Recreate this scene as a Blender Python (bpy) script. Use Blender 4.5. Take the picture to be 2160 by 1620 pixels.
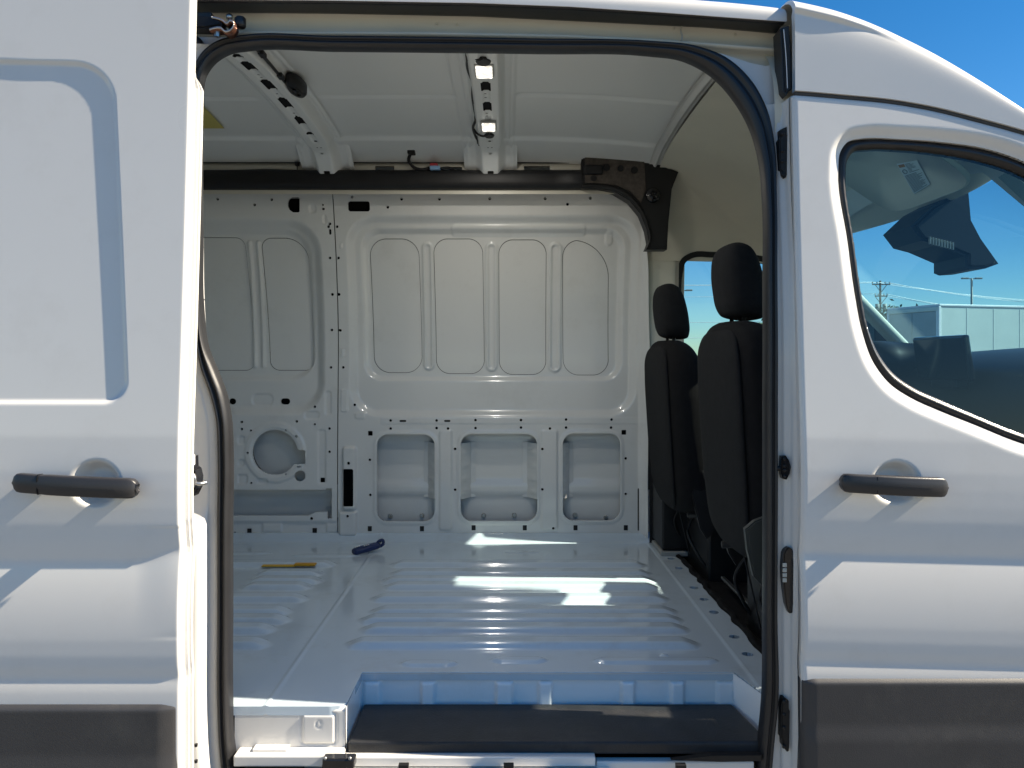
import bpy, bmesh, math, random
import numpy as np
from mathutils import Vector, Matrix

random.seed(7); np.random.seed(7)
S = bpy.context.scene
COL = S.collection
for o in list(bpy.data.objects): bpy.data.objects.remove(o)

# ------------------------------------------------------------------ camera, sky, sun, exposure
F, CX, CY, CZ = 1640.0, 1068.0, 759.0, 1.57      # focal length (px of the photo), vanishing point, eye height (m)
cam = bpy.data.cameras.new('camera'); camo = bpy.data.objects.new('camera', cam); COL.objects.link(camo)
camo.location = (0, 0, CZ); camo.rotation_euler = (math.radians(90), 0, 0)
cam.sensor_width = 36; cam.lens = 36 * F / 2160
cam.shift_x = (1080 - CX) / 2160; cam.shift_y = (CY - 810) / 2160
cam.clip_start = 0.05; cam.clip_end = 3000
S.camera = camo
SUN = Vector((0.775, -0.05, 0.63)).normalized()   # towards the sun
W = bpy.data.worlds.new('World'); S.world = W; W.use_nodes = True
nt = W.node_tree; nt.nodes.clear()
sky = nt.nodes.new('ShaderNodeTexSky'); sky.sky_type = 'NISHITA'; sky.sun_disc = False
sky.sun_elevation = math.asin(SUN.z); sky.sun_rotation = math.atan2(SUN.x, SUN.y)
sky.altitude = 100; sky.air_density = 1.0; sky.dust_density = 0.0; sky.ozone_density = 4.0
bg = nt.nodes.new('ShaderNodeBackground'); bg.inputs[1].default_value = 0.054
wo = nt.nodes.new('ShaderNodeOutputWorld')
hs_ = nt.nodes.new('ShaderNodeHueSaturation'); hs_.inputs['Saturation'].default_value = 1.33
nt.links.new(sky.outputs[0], hs_.inputs['Color']); nt.links.new(hs_.outputs[0], bg.inputs[0]); nt.links.new(bg.outputs[0], wo.inputs[0])
sl = bpy.data.lights.new('sun', 'SUN'); sl.energy = 5.0; sl.angle = math.radians(0.5); sl.color = (1, 0.885, 0.71)
so = bpy.data.objects.new('sun', sl); COL.objects.link(so); so.location = (6, -3, 9)
so.rotation_euler = (-SUN).to_track_quat('-Z', 'Y').to_euler()
S.render.engine = 'CYCLES'
S.view_settings.view_transform = 'Standard'; S.view_settings.look = 'None'
S.view_settings.gamma = 1; S.view_settings.exposure = 1.38
S.render.resolution_x = 1024; S.render.resolution_y = 768
S.cycles.max_bounces = 10; S.cycles.diffuse_bounces = 6; S.cycles.transparent_max_bounces = 12

# ------------------------------------------------------------------ materials
def mat(name, col, rough=0.5, noise=0.0, nscale=8.0, bump=0.0, bscale=200.0, metal=0.0, coat=0.0, col2=None, rvar=0.0, spec=0.5, dirt=None):
    m = bpy.data.materials.new(name); m.use_nodes = True
    n = m.node_tree.nodes; l = m.node_tree.links; b = n['Principled BSDF']
    b.inputs['Base Color'].default_value = (*col, 1); b.inputs['Roughness'].default_value = rough
    b.inputs['Metallic'].default_value = metal; b.inputs['Coat Weight'].default_value = coat
    b.inputs['Coat Roughness'].default_value = 0.06; b.inputs['Specular IOR Level'].default_value = spec
    tc = n.new('ShaderNodeTexCoord')
    if noise > 0 or col2:
        t = n.new('ShaderNodeTexNoise'); t.inputs['Scale'].default_value = nscale; t.inputs['Detail'].default_value = 5
        l.new(tc.outputs['Object'], t.inputs['Vector'])
        r = n.new('ShaderNodeValToRGB'); l.new(t.outputs['Fac'], r.inputs[0])
        r.color_ramp.elements[0].position = 0.35; r.color_ramp.elements[1].position = 0.65
        c2 = col2 or tuple(c * (1 - noise) for c in col)
        r.color_ramp.elements[0].color = (*c2, 1); r.color_ramp.elements[1].color = (*col, 1)
        l.new(r.outputs[0], b.inputs['Base Color'])
    if dirt:                                   # (colour, amount, scale): dust and scuffs
        dc, am, ds = dirt
        td = n.new('ShaderNodeTexNoise'); td.inputs['Scale'].default_value = ds; td.inputs['Detail'].default_value = 9; td.inputs['Roughness'].default_value = 0.72
        l.new(tc.outputs['Object'], td.inputs['Vector'])
        mp_ = n.new('ShaderNodeMapRange'); mp_.inputs[1].default_value = 0.52; mp_.inputs[2].default_value = 0.78; mp_.inputs[3].default_value = 0; mp_.inputs[4].default_value = am
        l.new(td.outputs['Fac'], mp_.inputs[0])
        mx_ = n.new('ShaderNodeMix'); mx_.data_type = 'RGBA'; l.new(mp_.outputs[0], mx_.inputs[0]); mx_.inputs[7].default_value = (*dc, 1)
        if b.inputs['Base Color'].links: l.new(b.inputs['Base Color'].links[0].from_socket, mx_.inputs[6])
        else: mx_.inputs[6].default_value = (*col, 1)
        l.new(mx_.outputs[2], b.inputs['Base Color'])
    if rvar > 0:
        t2 = n.new('ShaderNodeTexNoise'); t2.inputs['Scale'].default_value = 3.0; t2.inputs['Detail'].default_value = 1
        l.new(tc.outputs['Object'], t2.inputs['Vector'])
        mr = n.new('ShaderNodeMapRange'); mr.inputs[3].default_value = max(0.02, rough - rvar); mr.inputs[4].default_value = rough + rvar
        mr.inputs[1].default_value = 0.0; mr.inputs[2].default_value = 1.0
        l.new(t2.outputs['Fac'], mr.inputs[0]); l.new(mr.outputs[0], b.inputs['Roughness'])
    if bump > 0:
        t3 = n.new('ShaderNodeTexNoise'); t3.inputs['Scale'].default_value = bscale; t3.inputs['Detail'].default_value = 3
        l.new(tc.outputs['Object'], t3.inputs['Vector'])
        bp = n.new('ShaderNodeBump'); bp.inputs['Strength'].default_value = bump; bp.inputs['Distance'].default_value = 0.002
        l.new(t3.outputs['Fac'], bp.inputs['Height']); l.new(bp.outputs[0], b.inputs['Normal'])
    return m

M = {}
M['paint'] = mat('white_paint', (0.69, 0.675, 0.645), 0.30, coat=0.25, rvar=0.06, dirt=((0.45, 0.41, 0.35), 0.16, 6.0))
M['paint_in'] = mat('white_paint_inner', (0.71, 0.71, 0.685), 0.22, coat=0.6, rvar=0.05, bump=0.02, bscale=40, dirt=((0.42, 0.40, 0.36), 0.22, 5.0))
M['paint_floor'] = mat('white_paint_floor_sky_tint', (0.53, 0.625, 0.70), 0.15, coat=0.6, rvar=0.06, bump=0.03, bscale=25, dirt=((0.34, 0.33, 0.30), 0.42, 4.5))  # white floor; the sky light's blue is mixed into its base colour
M['paint_roof'] = mat('white_paint_roof', (0.80, 0.81, 0.79), 0.32, coat=0.2, rvar=0.04)
M['paint_step'] = mat('white_paint_step', (0.88, 0.90, 0.92), 0.3, coat=0.3, dirt=((0.5, 0.48, 0.45), 0.25, 5.0))
M['primer'] = mat('cream_primer', (0.62, 0.59, 0.50), 0.42, noise=0.06, nscale=5)
M['rubber'] = mat('black_rubber', (0.018, 0.018, 0.02), 0.42, noise=0.3, nscale=9, bump=0.08, bscale=120)
M['black'] = mat('black_plastic', (0.011, 0.011, 0.012), 0.5, spec=0.35, noise=0.2, nscale=15, bump=0.03, bscale=300)
M['gloss'] = mat('gloss_black_plastic', (0.012, 0.012, 0.014), 0.12, rvar=0.03)
M['clad'] = mat('grey_cladding_plastic', (0.046, 0.045, 0.047), 0.5, noise=0.12, nscale=6, bump=0.2, bscale=520, dirt=((0.12, 0.11, 0.095), 0.35, 7.0))
M['handle'] = mat('handle_plastic', (0.030, 0.029, 0.031), 0.36, noise=0.15, nscale=12, bump=0.15, bscale=700)
M['cream'] = mat('cream_trim', (0.68, 0.65, 0.545), 0.75, noise=0.05, nscale=4, bump=0.12, bscale=400)
M['felt'] = mat('brown_felt', (0.085, 0.072, 0.062), 0.95, noise=0.35, nscale=60, bump=0.4, bscale=300)
M['fabric'] = mat('charcoal_seat_fabric', (0.013, 0.0135, 0.015), 0.9, spec=0.2, noise=0.25, nscale=40, bump=0.5, bscale=600)
M['fabric2'] = mat('black_seat_fabric', (0.008, 0.008, 0.009), 0.9, spec=0.2, noise=0.25, nscale=40, bump=0.5, bscale=600)
M['carpet'] = mat('dark_carpet_and_backing', (0.010, 0.010, 0.011), 0.9, spec=0.2, noise=0.4, nscale=30, bump=0.6, bscale=150)
M['mat'] = mat('step_mat_rubber', (0.020, 0.021, 0.024), 0.55, noise=0.35, nscale=14, bump=0.6, bscale=260, rvar=0.1, dirt=((0.07, 0.065, 0.055), 0.5, 9.0))
M['steel'] = mat('zinc_steel', (0.55, 0.55, 0.54), 0.35, metal=1.0, noise=0.2, nscale=30)
M['copper'] = mat('rust_brown_bracket', (0.16, 0.07, 0.045), 0.35, metal=0.6, noise=0.3, nscale=30)
M['greyplastic'] = mat('light_grey_plastic', (0.30, 0.31, 0.30), 0.55, noise=0.06, nscale=10)
M['belt'] = mat('grey_belt_guide', (0.045, 0.05, 0.047), 0.5, noise=0.1)
M['blue'] = mat('navy_blue_webbing', (0.012, 0.03, 0.12), 0.5, noise=0.3, nscale=60, bump=0.3, bscale=400)
M['white'] = mat('white_print', (0.8, 0.8, 0.8), 0.5, noise=0.03)
M['yellow'] = mat('yellow_plastic', (0.62, 0.38, 0.02), 0.45, noise=0.15, nscale=30)
M['yellow2'] = mat('orange_yellow_plastic', (0.58, 0.30, 0.01), 0.4, noise=0.15, nscale=30)
M['sticker'] = mat('yellow_sticker', (0.55, 0.47, 0.12), 0.5, noise=0.05)
M['red'] = mat('red_plastic', (0.35, 0.02, 0.03), 0.4, noise=0.1)
M['bluecon'] = mat('pale_blue_plastic', (0.2, 0.35, 0.55), 0.4, noise=0.1)
M['sealant'] = mat('dried_sealant', (0.55, 0.53, 0.46), 0.7, noise=0.2, nscale=80)
M['asphalt'] = mat('asphalt', (0.175, 0.165, 0.145), 0.9, noise=0.35, nscale=6, bump=0.5, bscale=120)
M['concrete'] = mat('pole_grey', (0.32, 0.33, 0.30), 0.7, noise=0.2, nscale=4)
M['wood'] = mat('weathered_pole_wood', (0.13, 0.10, 0.075), 0.9, noise=0.4, nscale=6)
M['wire'] = mat('aluminium_wire', (0.85, 0.86, 0.86), 0.5, metal=0.0, noise=0.05)
M['trailer'] = mat('trailer_white_panel', (0.66, 0.69, 0.64), 0.35, noise=0.10, nscale=0.7, rvar=0.1)
M['trailer_grey'] = mat('trailer_door_grey', (0.40, 0.42, 0.41), 0.45, noise=0.15, nscale=0.9)
M['leaf'] = mat('foliage', (0.085, 0.12, 0.03), 0.6, col2=(0.04, 0.065, 0.02), nscale=1.2)
M['bark'] = mat('bark', (0.10, 0.075, 0.055), 0.9, noise=0.4, nscale=8)
M['screen'] = mat('screen_glass', (0.012, 0.016, 0.017), 0.08, rvar=0.02)
M['label'] = mat('label_paper', (0.85, 0.87, 0.85), 0.6, noise=0.04)
M['ink'] = mat('label_ink', (0.14, 0.15, 0.16), 0.6, noise=0.04)
M['orange'] = mat('label_orange', (0.55, 0.24, 0.03), 0.6, noise=0.04)
M['tyre'] = mat('tyre_rubber', (0.02, 0.02, 0.02), 0.8, noise=0.2, nscale=20)
M['carpaint'] = mat('dark_car_paint', (0.022, 0.024, 0.028), 0.25, noise=0.04, nscale=2, coat=0.6)

def glassmat(name, tint, refl=1.62):
    m = bpy.data.materials.new(name); m.use_nodes = True
    n = m.node_tree.nodes; l = m.node_tree.links; n.clear()
    out = n.new('ShaderNodeOutputMaterial'); mx = n.new('ShaderNodeMixShader'); fr = n.new('ShaderNodeFresnel')
    gm = n.new('ShaderNodeNewGeometry'); iv = n.new('ShaderNodeMapRange')      # a thin pane reflects alike from both sides
    iv.inputs[1].default_value = 0; iv.inputs[2].default_value = 1; iv.inputs[3].default_value = refl; iv.inputs[4].default_value = 1/refl
    l.new(gm.outputs['Backfacing'], iv.inputs[0]); l.new(iv.outputs[0], fr.inputs[0])
    tr = n.new('ShaderNodeBsdfTransparent'); tr.inputs[0].default_value = (*tint, 1)
    gl = n.new('ShaderNodeBsdfGlossy'); gl.inputs['Roughness'].default_value = 0.0
    tx = n.new('ShaderNodeTexNoise'); tx.inputs['Scale'].default_value = 2.0
    tcn = n.new('ShaderNodeTexCoord'); l.new(tcn.outputs['Object'], tx.inputs['Vector'])
    bp = n.new('ShaderNodeBump'); bp.inputs['Strength'].default_value = 0.015; l.new(tx.outputs[0], bp.inputs['Height']); l.new(bp.outputs[0], gl.inputs['Normal'])
    l.new(fr.outputs[0], mx.inputs[0]); l.new(tr.outputs[0], mx.inputs[1]); l.new(gl.outputs[0], mx.inputs[2]); l.new(mx.outputs[0], out.inputs[0])
    return m
M['glass'] = glassmat('tinted_window_glass', (0.47, 0.73, 0.84))
M['windshield'] = glassmat('windshield_glass', (0.82, 0.93, 0.93))
def emis(name, col, st):
    m = bpy.data.materials.new(name); m.use_nodes = True
    n = m.node_tree.nodes; b = n['Principled BSDF']
    b.inputs['Emission Color'].default_value = (*col, 1); b.inputs['Emission Strength'].default_value = st
    b.inputs['Base Color'].default_value = (0.8, 0.8, 0.8, 1)
    w = n.new('ShaderNodeTexVoronoi'); w.inputs['Scale'].default_value = 90
    tcn = n.new('ShaderNodeTexCoord'); m.node_tree.links.new(tcn.outputs['Object'], w.inputs['Vector'])
    mr = n.new('ShaderNodeMapRange'); mr.inputs[1].default_value = 0; mr.inputs[2].default_value = 0.6; mr.inputs[3].default_value = st * 1.5; mr.inputs[4].default_value = st * 0.35
    m.node_tree.links.new(w.outputs['Distance'], mr.inputs[0]); m.node_tree.links.new(mr.outputs[0], b.inputs['Emission Strength'])
    return m
M['led'] = emis('led_lens', (1.0, 0.93, 0.80), 0.95)

# ------------------------------------------------------------------ helpers (heights h are measured from eye level; world z = h + CZ)
def sm(t):
    t = np.clip(t, 0, 1); return t * t * (3 - 2 * t)
def P(px, py, Y): return ((px - CX) / F * Y, Y, (CY - py) / F * Y)
def link(o, parent=None):
    COL.objects.link(o)
    if parent is not None:
        o.parent = parent
        if parent.type == 'EMPTY': o.matrix_parent_inverse = Matrix.Translation(-parent.location)
    return o
def raw(name, V, Q, m, parent=None, smooth=True):
    V = np.array(V, dtype=np.float32).copy(); V[:, 2] += CZ; Q = np.array(Q, dtype=np.int32)
    me = bpy.data.meshes.new(name); me.vertices.add(len(V)); me.vertices.foreach_set('co', V.ravel())
    k = Q.shape[1]; me.loops.add(len(Q) * k); me.loops.foreach_set('vertex_index', Q.ravel())
    me.polygons.add(len(Q)); me.polygons.foreach_set('loop_start', np.arange(len(Q), dtype=np.int32) * k)
    me.polygons.foreach_set('use_smooth', np.full(len(Q), smooth))
    me.update(calc_edges=True); me.validate()
    me.materials.append(M[m]); o = bpy.data.objects.new(name, me)
    return link(o, parent)
def bmobj(name, bm, m, parent=None, smooth=False, world=False):
    if not world: bmesh.ops.translate(bm, verts=bm.verts, vec=(0, 0, CZ))
    bmesh.ops.recalc_face_normals(bm, faces=bm.faces)
    me = bpy.data.meshes.new(name); bm.to_mesh(me); bm.free()
    if smooth: me.polygons.foreach_set('use_smooth', np.full(len(me.polygons), True))
    me.materials.append(M[m]); return link(bpy.data.objects.new(name, me), parent)
def bm_box(bm, x0, x1, y0, y1, z0, z1, bev=0.0, seg=2, mtx=None):
    r = bmesh.ops.create_cube(bm, size=1); vs = r['verts']
    for v in vs: v.co = Vector(((x0 + x1) / 2 + v.co.x * (x1 - x0), (y0 + y1) / 2 + v.co.y * (y1 - y0), (z0 + z1) / 2 + v.co.z * (z1 - z0)))
    if bev > 0:
        es = list({e for v in vs for e in v.link_edges})
        r = bmesh.ops.bevel(bm, geom=es, offset=bev, segments=seg, affect='EDGES', profile=0.5)
        vs = list({v for f in r['faces'] for v in f.verts} | {v for v in vs if v.is_valid})
    if mtx is not None: bmesh.ops.transform(bm, matrix=mtx, verts=[v for v in vs if v.is_valid])
def box(name, x0, x1, y0, y1, z0, z1, m, parent=None, bev=0.004, seg=2, mtx=None):
    bm = bmesh.new(); bm_box(bm, x0, x1, y0, y1, z0, z1, bev, seg, mtx); return bmobj(name, bm, m, parent)
def prism(name, pts, y0, y1, m, parent=None, bev=0.003, seg=2):
    """closed outline of (x,h), extruded from y0 to y1"""
    bm = bmesh.new(); a = [bm.verts.new((p[0], y0, p[1])) for p in pts]; f = bm.faces.new(a)
    r = bmesh.ops.extrude_face_region(bm, geom=[f]); vs = [g for g in r['geom'] if isinstance(g, bmesh.types.BMVert)]
    bmesh.ops.translate(bm, verts=vs, vec=(0, y1 - y0, 0))
    if bev > 0:
        es = [e for e in bm.edges if e.calc_length() > 1e-6 and abs(e.verts[0].co.y - y0) < 1e-6 and abs(e.verts[1].co.y - y0) < 1e-6]
        bmesh.ops.bevel(bm, geom=es, offset=bev, segments=seg, affect='EDGES')
    return bmobj(name, bm, m, parent)
def spline(pts, n=8, closed=False):
    p = np.array(pts, float); N = len(p); out = []
    rng = range(N) if closed else range(N - 1)
    for i in rng:
        if closed: a, b, c, d = p[(i - 1) % N], p[i], p[(i + 1) % N], p[(i + 2) % N]
        else: a, b, c, d = p[max(i - 1, 0)], p[i], p[i + 1], p[min(i + 2, N - 1)]
        # centripetal-ish tangents, limited to avoid overshoot
        l0, l1, l2 = np.linalg.norm(b - a) + 1e-9, np.linalg.norm(c - b) + 1e-9, np.linalg.norm(d - c) + 1e-9
        t1 = ((b - a) / l0 * l1 + (c - b) / l1 * l0) / (l0 + l1); t2 = ((c - b) / l1 * l2 + (d - c) / l2 * l1) / (l1 + l2)
        for k in range(n):
            t = k / n
            h00 = 2*t**3-3*t**2+1; h10 = t**3-2*t**2+t; h01 = -2*t**3+3*t**2; h11 = t**3-t**2
            out.append(h00*b + h10*l1*t1 + h01*c + h11*l1*t2)
    if not closed: out.append(p[-1])
    return np.array(out)
def tube(name, pts, r, m, parent=None, n=8, sp=6):
    p = spline(pts, sp) if sp else np.array(pts, float)
    T = np.gradient(p, axis=0); T /= np.linalg.norm(T, axis=1)[:, None] + 1e-9
    up = np.array((0.13, 0.31, 0.94)); A = np.cross(T, up); A /= np.linalg.norm(A, axis=1)[:, None] + 1e-9; B = np.cross(T, A)
    rr = np.broadcast_to(np.array(r, float), (len(p),)) if np.ndim(r) == 0 else np.interp(np.linspace(0, 1, len(p)), np.linspace(0, 1, len(r)), r)
    th = np.linspace(0, 2*np.pi, n, endpoint=False)
    V = p[:, None, :] + rr[:, None, None] * (np.cos(th)[None, :, None]*A[:, None, :] + np.sin(th)[None, :, None]*B[:, None, :])
    return loft(name, V, m, parent)
def loft(name, V, m, parent=None, closed=True, caps=True, smooth=True):
    """V: sections x ring x 3"""
    V = np.array(V, float); s, n, _ = V.shape; Q = []
    I = np.arange(s*n).reshape(s, n)
    jn = n if closed else n - 1
    a = I[:-1, :jn]; b = I[1:, :jn]; a2 = np.roll(I, -1, 1)[:-1, :jn]; b2 = np.roll(I, -1, 1)[1:, :jn]
    Q = np.stack([a, b, b2, a2], -1).reshape(-1, 4)
    VV = V.reshape(-1, 3)
    if caps and closed:
        extra = []
        for ring, idx in ((V[0], I[0]), (V[-1], I[-1])):
            c = len(VV) + len(extra); extra.append(ring.mean(0))
            Q = np.concatenate([Q, np.array([[idx[j], idx[(j+1) % n], idx[(j+2) % n], c] for j in range(0, n - n % 2, 2)])])
        VV = np.concatenate([VV, np.array(extra)])
    return raw(name, VV, Q, m, parent, smooth)
def superring(n, a, b, e):
    t = np.linspace(0, 2*np.pi, n, endpoint=False); c, s_ = np.cos(t), np.sin(t)
    return a*np.sign(c)*np.abs(c)**(2/e), b*np.sign(s_)*np.abs(s_)**(2/e)
# --- signed distances (negative inside), vectorised
def rr(u, v, x0, x1, y0, y1, r):
    cx, cy, hx, hy = (x0+x1)/2, (y0+y1)/2, abs(x1-x0)/2, abs(y1-y0)/2
    r = min(r, hx, hy); a = np.abs(u-cx)-hx+r; b = np.abs(v-cy)-hy+r
    return np.hypot(np.maximum(a, 0), np.maximum(b, 0)) + np.minimum(np.maximum(a, b), 0) - r
def circ(u, v, cx, cy, r): return np.hypot(u-cx, v-cy) - r
def poly(u, v, pts):
    p = np.array(pts, float); d = np.full(np.shape(u), 1e9); ins = np.zeros(np.shape(u), bool)
    for i in range(len(p)):
        a, b = p[i-1], p[i]; ex, ey = b - a; wx, wy = u-a[0], v-a[1]
        t = np.clip((wx*ex+wy*ey)/(ex*ex+ey*ey+1e-12), 0, 1)
        d = np.minimum(d, (wx-ex*t)**2 + (wy-ey*t)**2)
        c = (a[1] > v) != (b[1] > v)
        ins ^= c & (u < (b[0]-a[0])*(v-a[1])/((b[1]-a[1]) if abs(b[1]-a[1]) > 1e-12 else 1e-12) + a[0])
    return np.where(ins, -1, 1)*np.sqrt(d)
def sheet(name, u0, u1, v0, v1, res, func, m, parent=None, sd=None, flange=None, edge=None):
    """pressed sheet: grid in (u,v), cut where sd>0, rim snapped to the cut, rims folded back by the vector flange"""
    nu, nv = max(2, int(round((u1-u0)/res))+1), max(2, int(round((v1-v0)/res))+1)
    U, V = np.meshgrid(np.linspace(u0, u1, nu), np.linspace(v0, v1, nv), indexing='ij')
    keep = np.ones((nu-1, nv-1), bool)
    if sd is not None:
        uc = (U[1:, 1:]+U[:-1, :-1])/2; vc = (V[1:, 1:]+V[:-1, :-1])/2
        keep = sd(uc, vc) < 0
        k = np.zeros((nu, nv), int); c = np.zeros((nu, nv), int)
        for di in (0, 1):
            for dj in (0, 1):
                k[di:nu-1+di, dj:nv-1+dj] += keep; c[di:nu-1+di, dj:nv-1+dj] += 1
        bnd = (k > 0) & (k < c); ub, vb = U[bnd].copy(), V[bnd].copy(); e = res*0.05
        for _ in range(3):
            s = sd(ub, vb); gx = (sd(ub+e, vb)-sd(ub-e, vb))/(2*e); gy = (sd(ub, vb+e)-sd(ub, vb-e))/(2*e)
            g2 = gx*gx+gy*gy+1e-6; st = np.clip(s, -res*0.8, res*0.8)
            ub -= st*gx/g2; vb -= st*gy/g2
        U[bnd], V[bnd] = ub, vb
    Pm = np.stack(func(U, V), -1); I = np.arange(nu*nv).reshape(nu, nv)
    Q = np.stack([I[:-1, :-1], I[1:, :-1], I[1:, 1:], I[:-1, 1:]], -1)[keep]
    VV = Pm.reshape(-1, 3)
    if flange is not None:
        kp = np.pad(keep, 1); E = []
        if sd is not None or edge:
            # edges along u (between cells j-1 and j) and along v
            lo, hi = kp[1:-1, :-1], kp[1:-1, 1:]      # (nu-1, nv)
            d = lo != hi
            if not edge: d[:, 0] = d[:, -1] = False
            ii, jj = np.nonzero(d); E.append(np.stack([I[ii, jj], I[ii+1, jj]], -1))
            lo, hi = kp[:-1, 1:-1], kp[1:, 1:-1]
            d = lo != hi
            if not edge: d[0, :] = d[-1, :] = False
            ii, jj = np.nonzero(d); E.append(np.stack([I[ii, jj], I[ii, jj+1]], -1))
        E = np.concatenate(E) if E else np.zeros((0, 2), int)
        if len(E):
            n0 = len(VV); uq, inv = np.unique(E, return_inverse=True); inv = inv.reshape(E.shape)
            A = VV[uq]; B = A + np.array(flange)
            VV = np.concatenate([VV, A, B]); k1 = n0; k2 = n0+len(uq)
            Q = np.concatenate([Q, np.stack([k1+inv[:, 0], k1+inv[:, 1], k2+inv[:, 1], k2+inv[:, 0]], -1)])
    used = np.unique(Q); mp = np.zeros(len(VV), int); mp[used] = np.arange(len(used))
    return raw(name, VV[used], mp[Q], m, parent)
def tag(o, label, cat, group=None, kind=None):
    if label: o['label'] = label
    if cat: o['category'] = cat
    if group: o['group'] = group
    if kind: o['kind'] = kind
    return o
def empty(name, loc):
    o = bpy.data.objects.new(name, None); o.location = loc; o.empty_display_size = 0.2; COL.objects.link(o); return o

# ================================================================== SETTING
bm = bmesh.new(); bmesh.ops.create_grid(bm, x_segments=8, y_segments=8, size=400)
g = bmobj('ground', bm, 'asphalt', world=True); g['kind'] = 'structure'

# ================================================================== THE VAN
VAN = tag(empty('cargo_van', (0.0, 2.77, 0.0)), 'white cargo van with its side sliding door slid open', 'van')
HF = -0.847            # cargo floor height under the eye
# ---- outer side profile: recess of the skin behind its widest plane, by height
_pz = list(np.linspace(1.3, -.165, 40)); _pd = [.0055+.082*(z+.165)-.016*(z+.165)**2 for z in _pz]
_pz += [-.24, -.28, -.32, -.355, -.39, -.415, -.430, -.437]; _pd += [.0024, .0020, .0024, .0036, .0064, .0100, .0128, .0138]
for t in np.linspace(.05, 1, 14): _pz.append(-.441-.165*t); _pd.append(.0145*(1-t)**2.1-.0007)
_pz += [-.64, -.665, -.684, -.692, -.702, -.718, -.74, -1.3]; _pd += [.0004, .0024, .0058, .0066, .0050, .0034, .0030, .0035]
_pz = np.array(_pz); _pd = np.array(_pd)
_zt = np.linspace(-1.3, 1.3, 2601); _dt = np.interp(_zt, _pz[::-1], _pd[::-1])
_k = np.exp(-0.5*(np.arange(-16, 17)/4.5)**2); _k /= _k.sum(); _dt = np.convolve(np.pad(_dt, 16, mode='edge'), _k, 'valid')
def prof(z): return np.interp(z, _zt, _dt)
YL, YR = 1.676, 1.820
def skinR(x, z): return YR + prof(z + 0.018 + 0.026*(x-0.7))

# ---------------------------------------------------------------- cargo side wall (far side)
def Yw(z): return 3.646 - 0.15*np.clip((z-0.02)/0.74, 0, 1.3)**1.7
def Wp(px, py):
    Y = 3.6
    for _ in range(6): Y = float(Yw((CY-py)/F*Y))
    return ((px-CX)/F*Y, (CY-py)/F*Y)
def wr(px0, py0, px1, py1, r):                      # rounded rectangle given by photo corners
    a, b = Wp(px0, (py0+py1)/2), Wp(px1, (py0+py1)/2); t, bt = Wp((px0+px1)/2, py0), Wp((px0+px1)/2, py1)
    x0, x1, z1, z0 = a[0], b[0], t[1], bt[1]; R = r*2.2e-3
    return lambda u, v: rr(u, v, x0, x1, z0, z1, R)
def wbl(px0, py0, px1, py1, r, rbig=0, skew=0.0):
    a, b = Wp(px0, (py0+py1)/2), Wp(px1, (py0+py1)/2); x0, x1, z1, z0 = a[0], b[0], Wp(px0, py0)[1], Wp(px0, py1)[1]; k = skew*2.2e-3/(z0-z1); zc = (z0+z1)/2
    def f(u, v):
        uu = u - k*(v-zc); s = rr(uu, v, x0, x1, z0, z1, r*2.2e-3)
        if rbig: s = np.maximum(s, rr(uu, v, x0-.5, x1, z0-.5, z1, rbig*2.2e-3))
        return s
    return f
def wc(px, py, r):
    c = Wp(px, py); return lambda u, v: circ(u, v, c[0], c[1], r*2.2e-3)
def wpoly(pts, n=0):
    q = [Wp(*p) for p in pts]
    if n: q = spline(q, n, True)
    return lambda u, v: poly(u, v, q)
def seamx(z):                                       # panel joint
    a = Wp(703, 430); b = Wp(712, 950)
    return np.interp(z, [b[1], a[1]], [b[0], a[0]])
blankF = [wbl(782, 500, 886, 787, 36, 0, 4), wbl(916, 500, 1020, 789, 30, 0, 3), wbl(1052, 502, 1153, 791, 30, 0, 1), wbl(1188, 503, 1286, 792, 34, 78, 4)]
openF = [wr(795, 916, 917, 1100, 24), wr(972, 915, 1133, 1099, 24), wr(1187, 914, 1308, 1098, 24)]
slotF = [wr(734, 424, 780, 446, 5), wr(725, 988, 747, 1067, 4)]
dotsF = [(847,420),(927,420),(1033,419),(1150,419),(1245,418),(818,437),(1197,431),(743,416),(711,478),(714,544),(715,621,3.2),(718,697),(724,775),(748,854),
         (824,887),(921,887),(1003,886),(1099,886),(1194,885),(1290,885),(824,904),(921,903),(1003,903),(1099,902),(1194,902),(1289,902),(945,904),(1160,904),
         (780,970),(781,1044),(960,947),(960,1033),(1144,947),(1144,1032),(1320,967),(1320,1042),(1167,1114),(735,1087),(733,1131),(737,976,3.4)]
smallF = [wr(843, 886, 857, 890, 1), wr(937, 886, 950, 890, 1), wr(776, 909, 786, 919, 1), wr(1311, 907, 1321, 917, 1),
          wr(1345, 1030, 1348, 1120, 1)]
dotF = [wc(d[0], d[1], d[2] if len(d) > 2 else 2.9) for d in dotsF]
outF = wpoly([(690, 404), (1270, 404), (1305, 410), (1335, 430), (1352, 460), (1362, 500), (1365, 570), (1368, 770), (1363, 1000), (1364, 1136), (690, 1136)])
A1 = wr(735, 452, 1345, 881, 62); A2 = wr(763, 478, 1316, 806, 42)
ribsF = [wr(890, 507, 914, 782, 12), wr(1023, 508, 1050, 784, 13), wr(1157, 508, 1186, 786, 14)]
post = wr(722, 940, 753, 1076, 8); foot = wr(715, 1076, 755, 1150, 5)
topb = wr(950, 470, 1238, 497, 8)
ys = [wr(925, 905, 955, 1120, 8), wr(1140, 905, 1178, 1120, 8)]
pads = [wr(716, 512, 723, 525, 4), wr(718, 735, 727, 753, 4), wr(717, 820, 735, 870, 6), wr(748, 868, 772, 885, 6), wr(1278, 484, 1296, 516, 9)]
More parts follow.
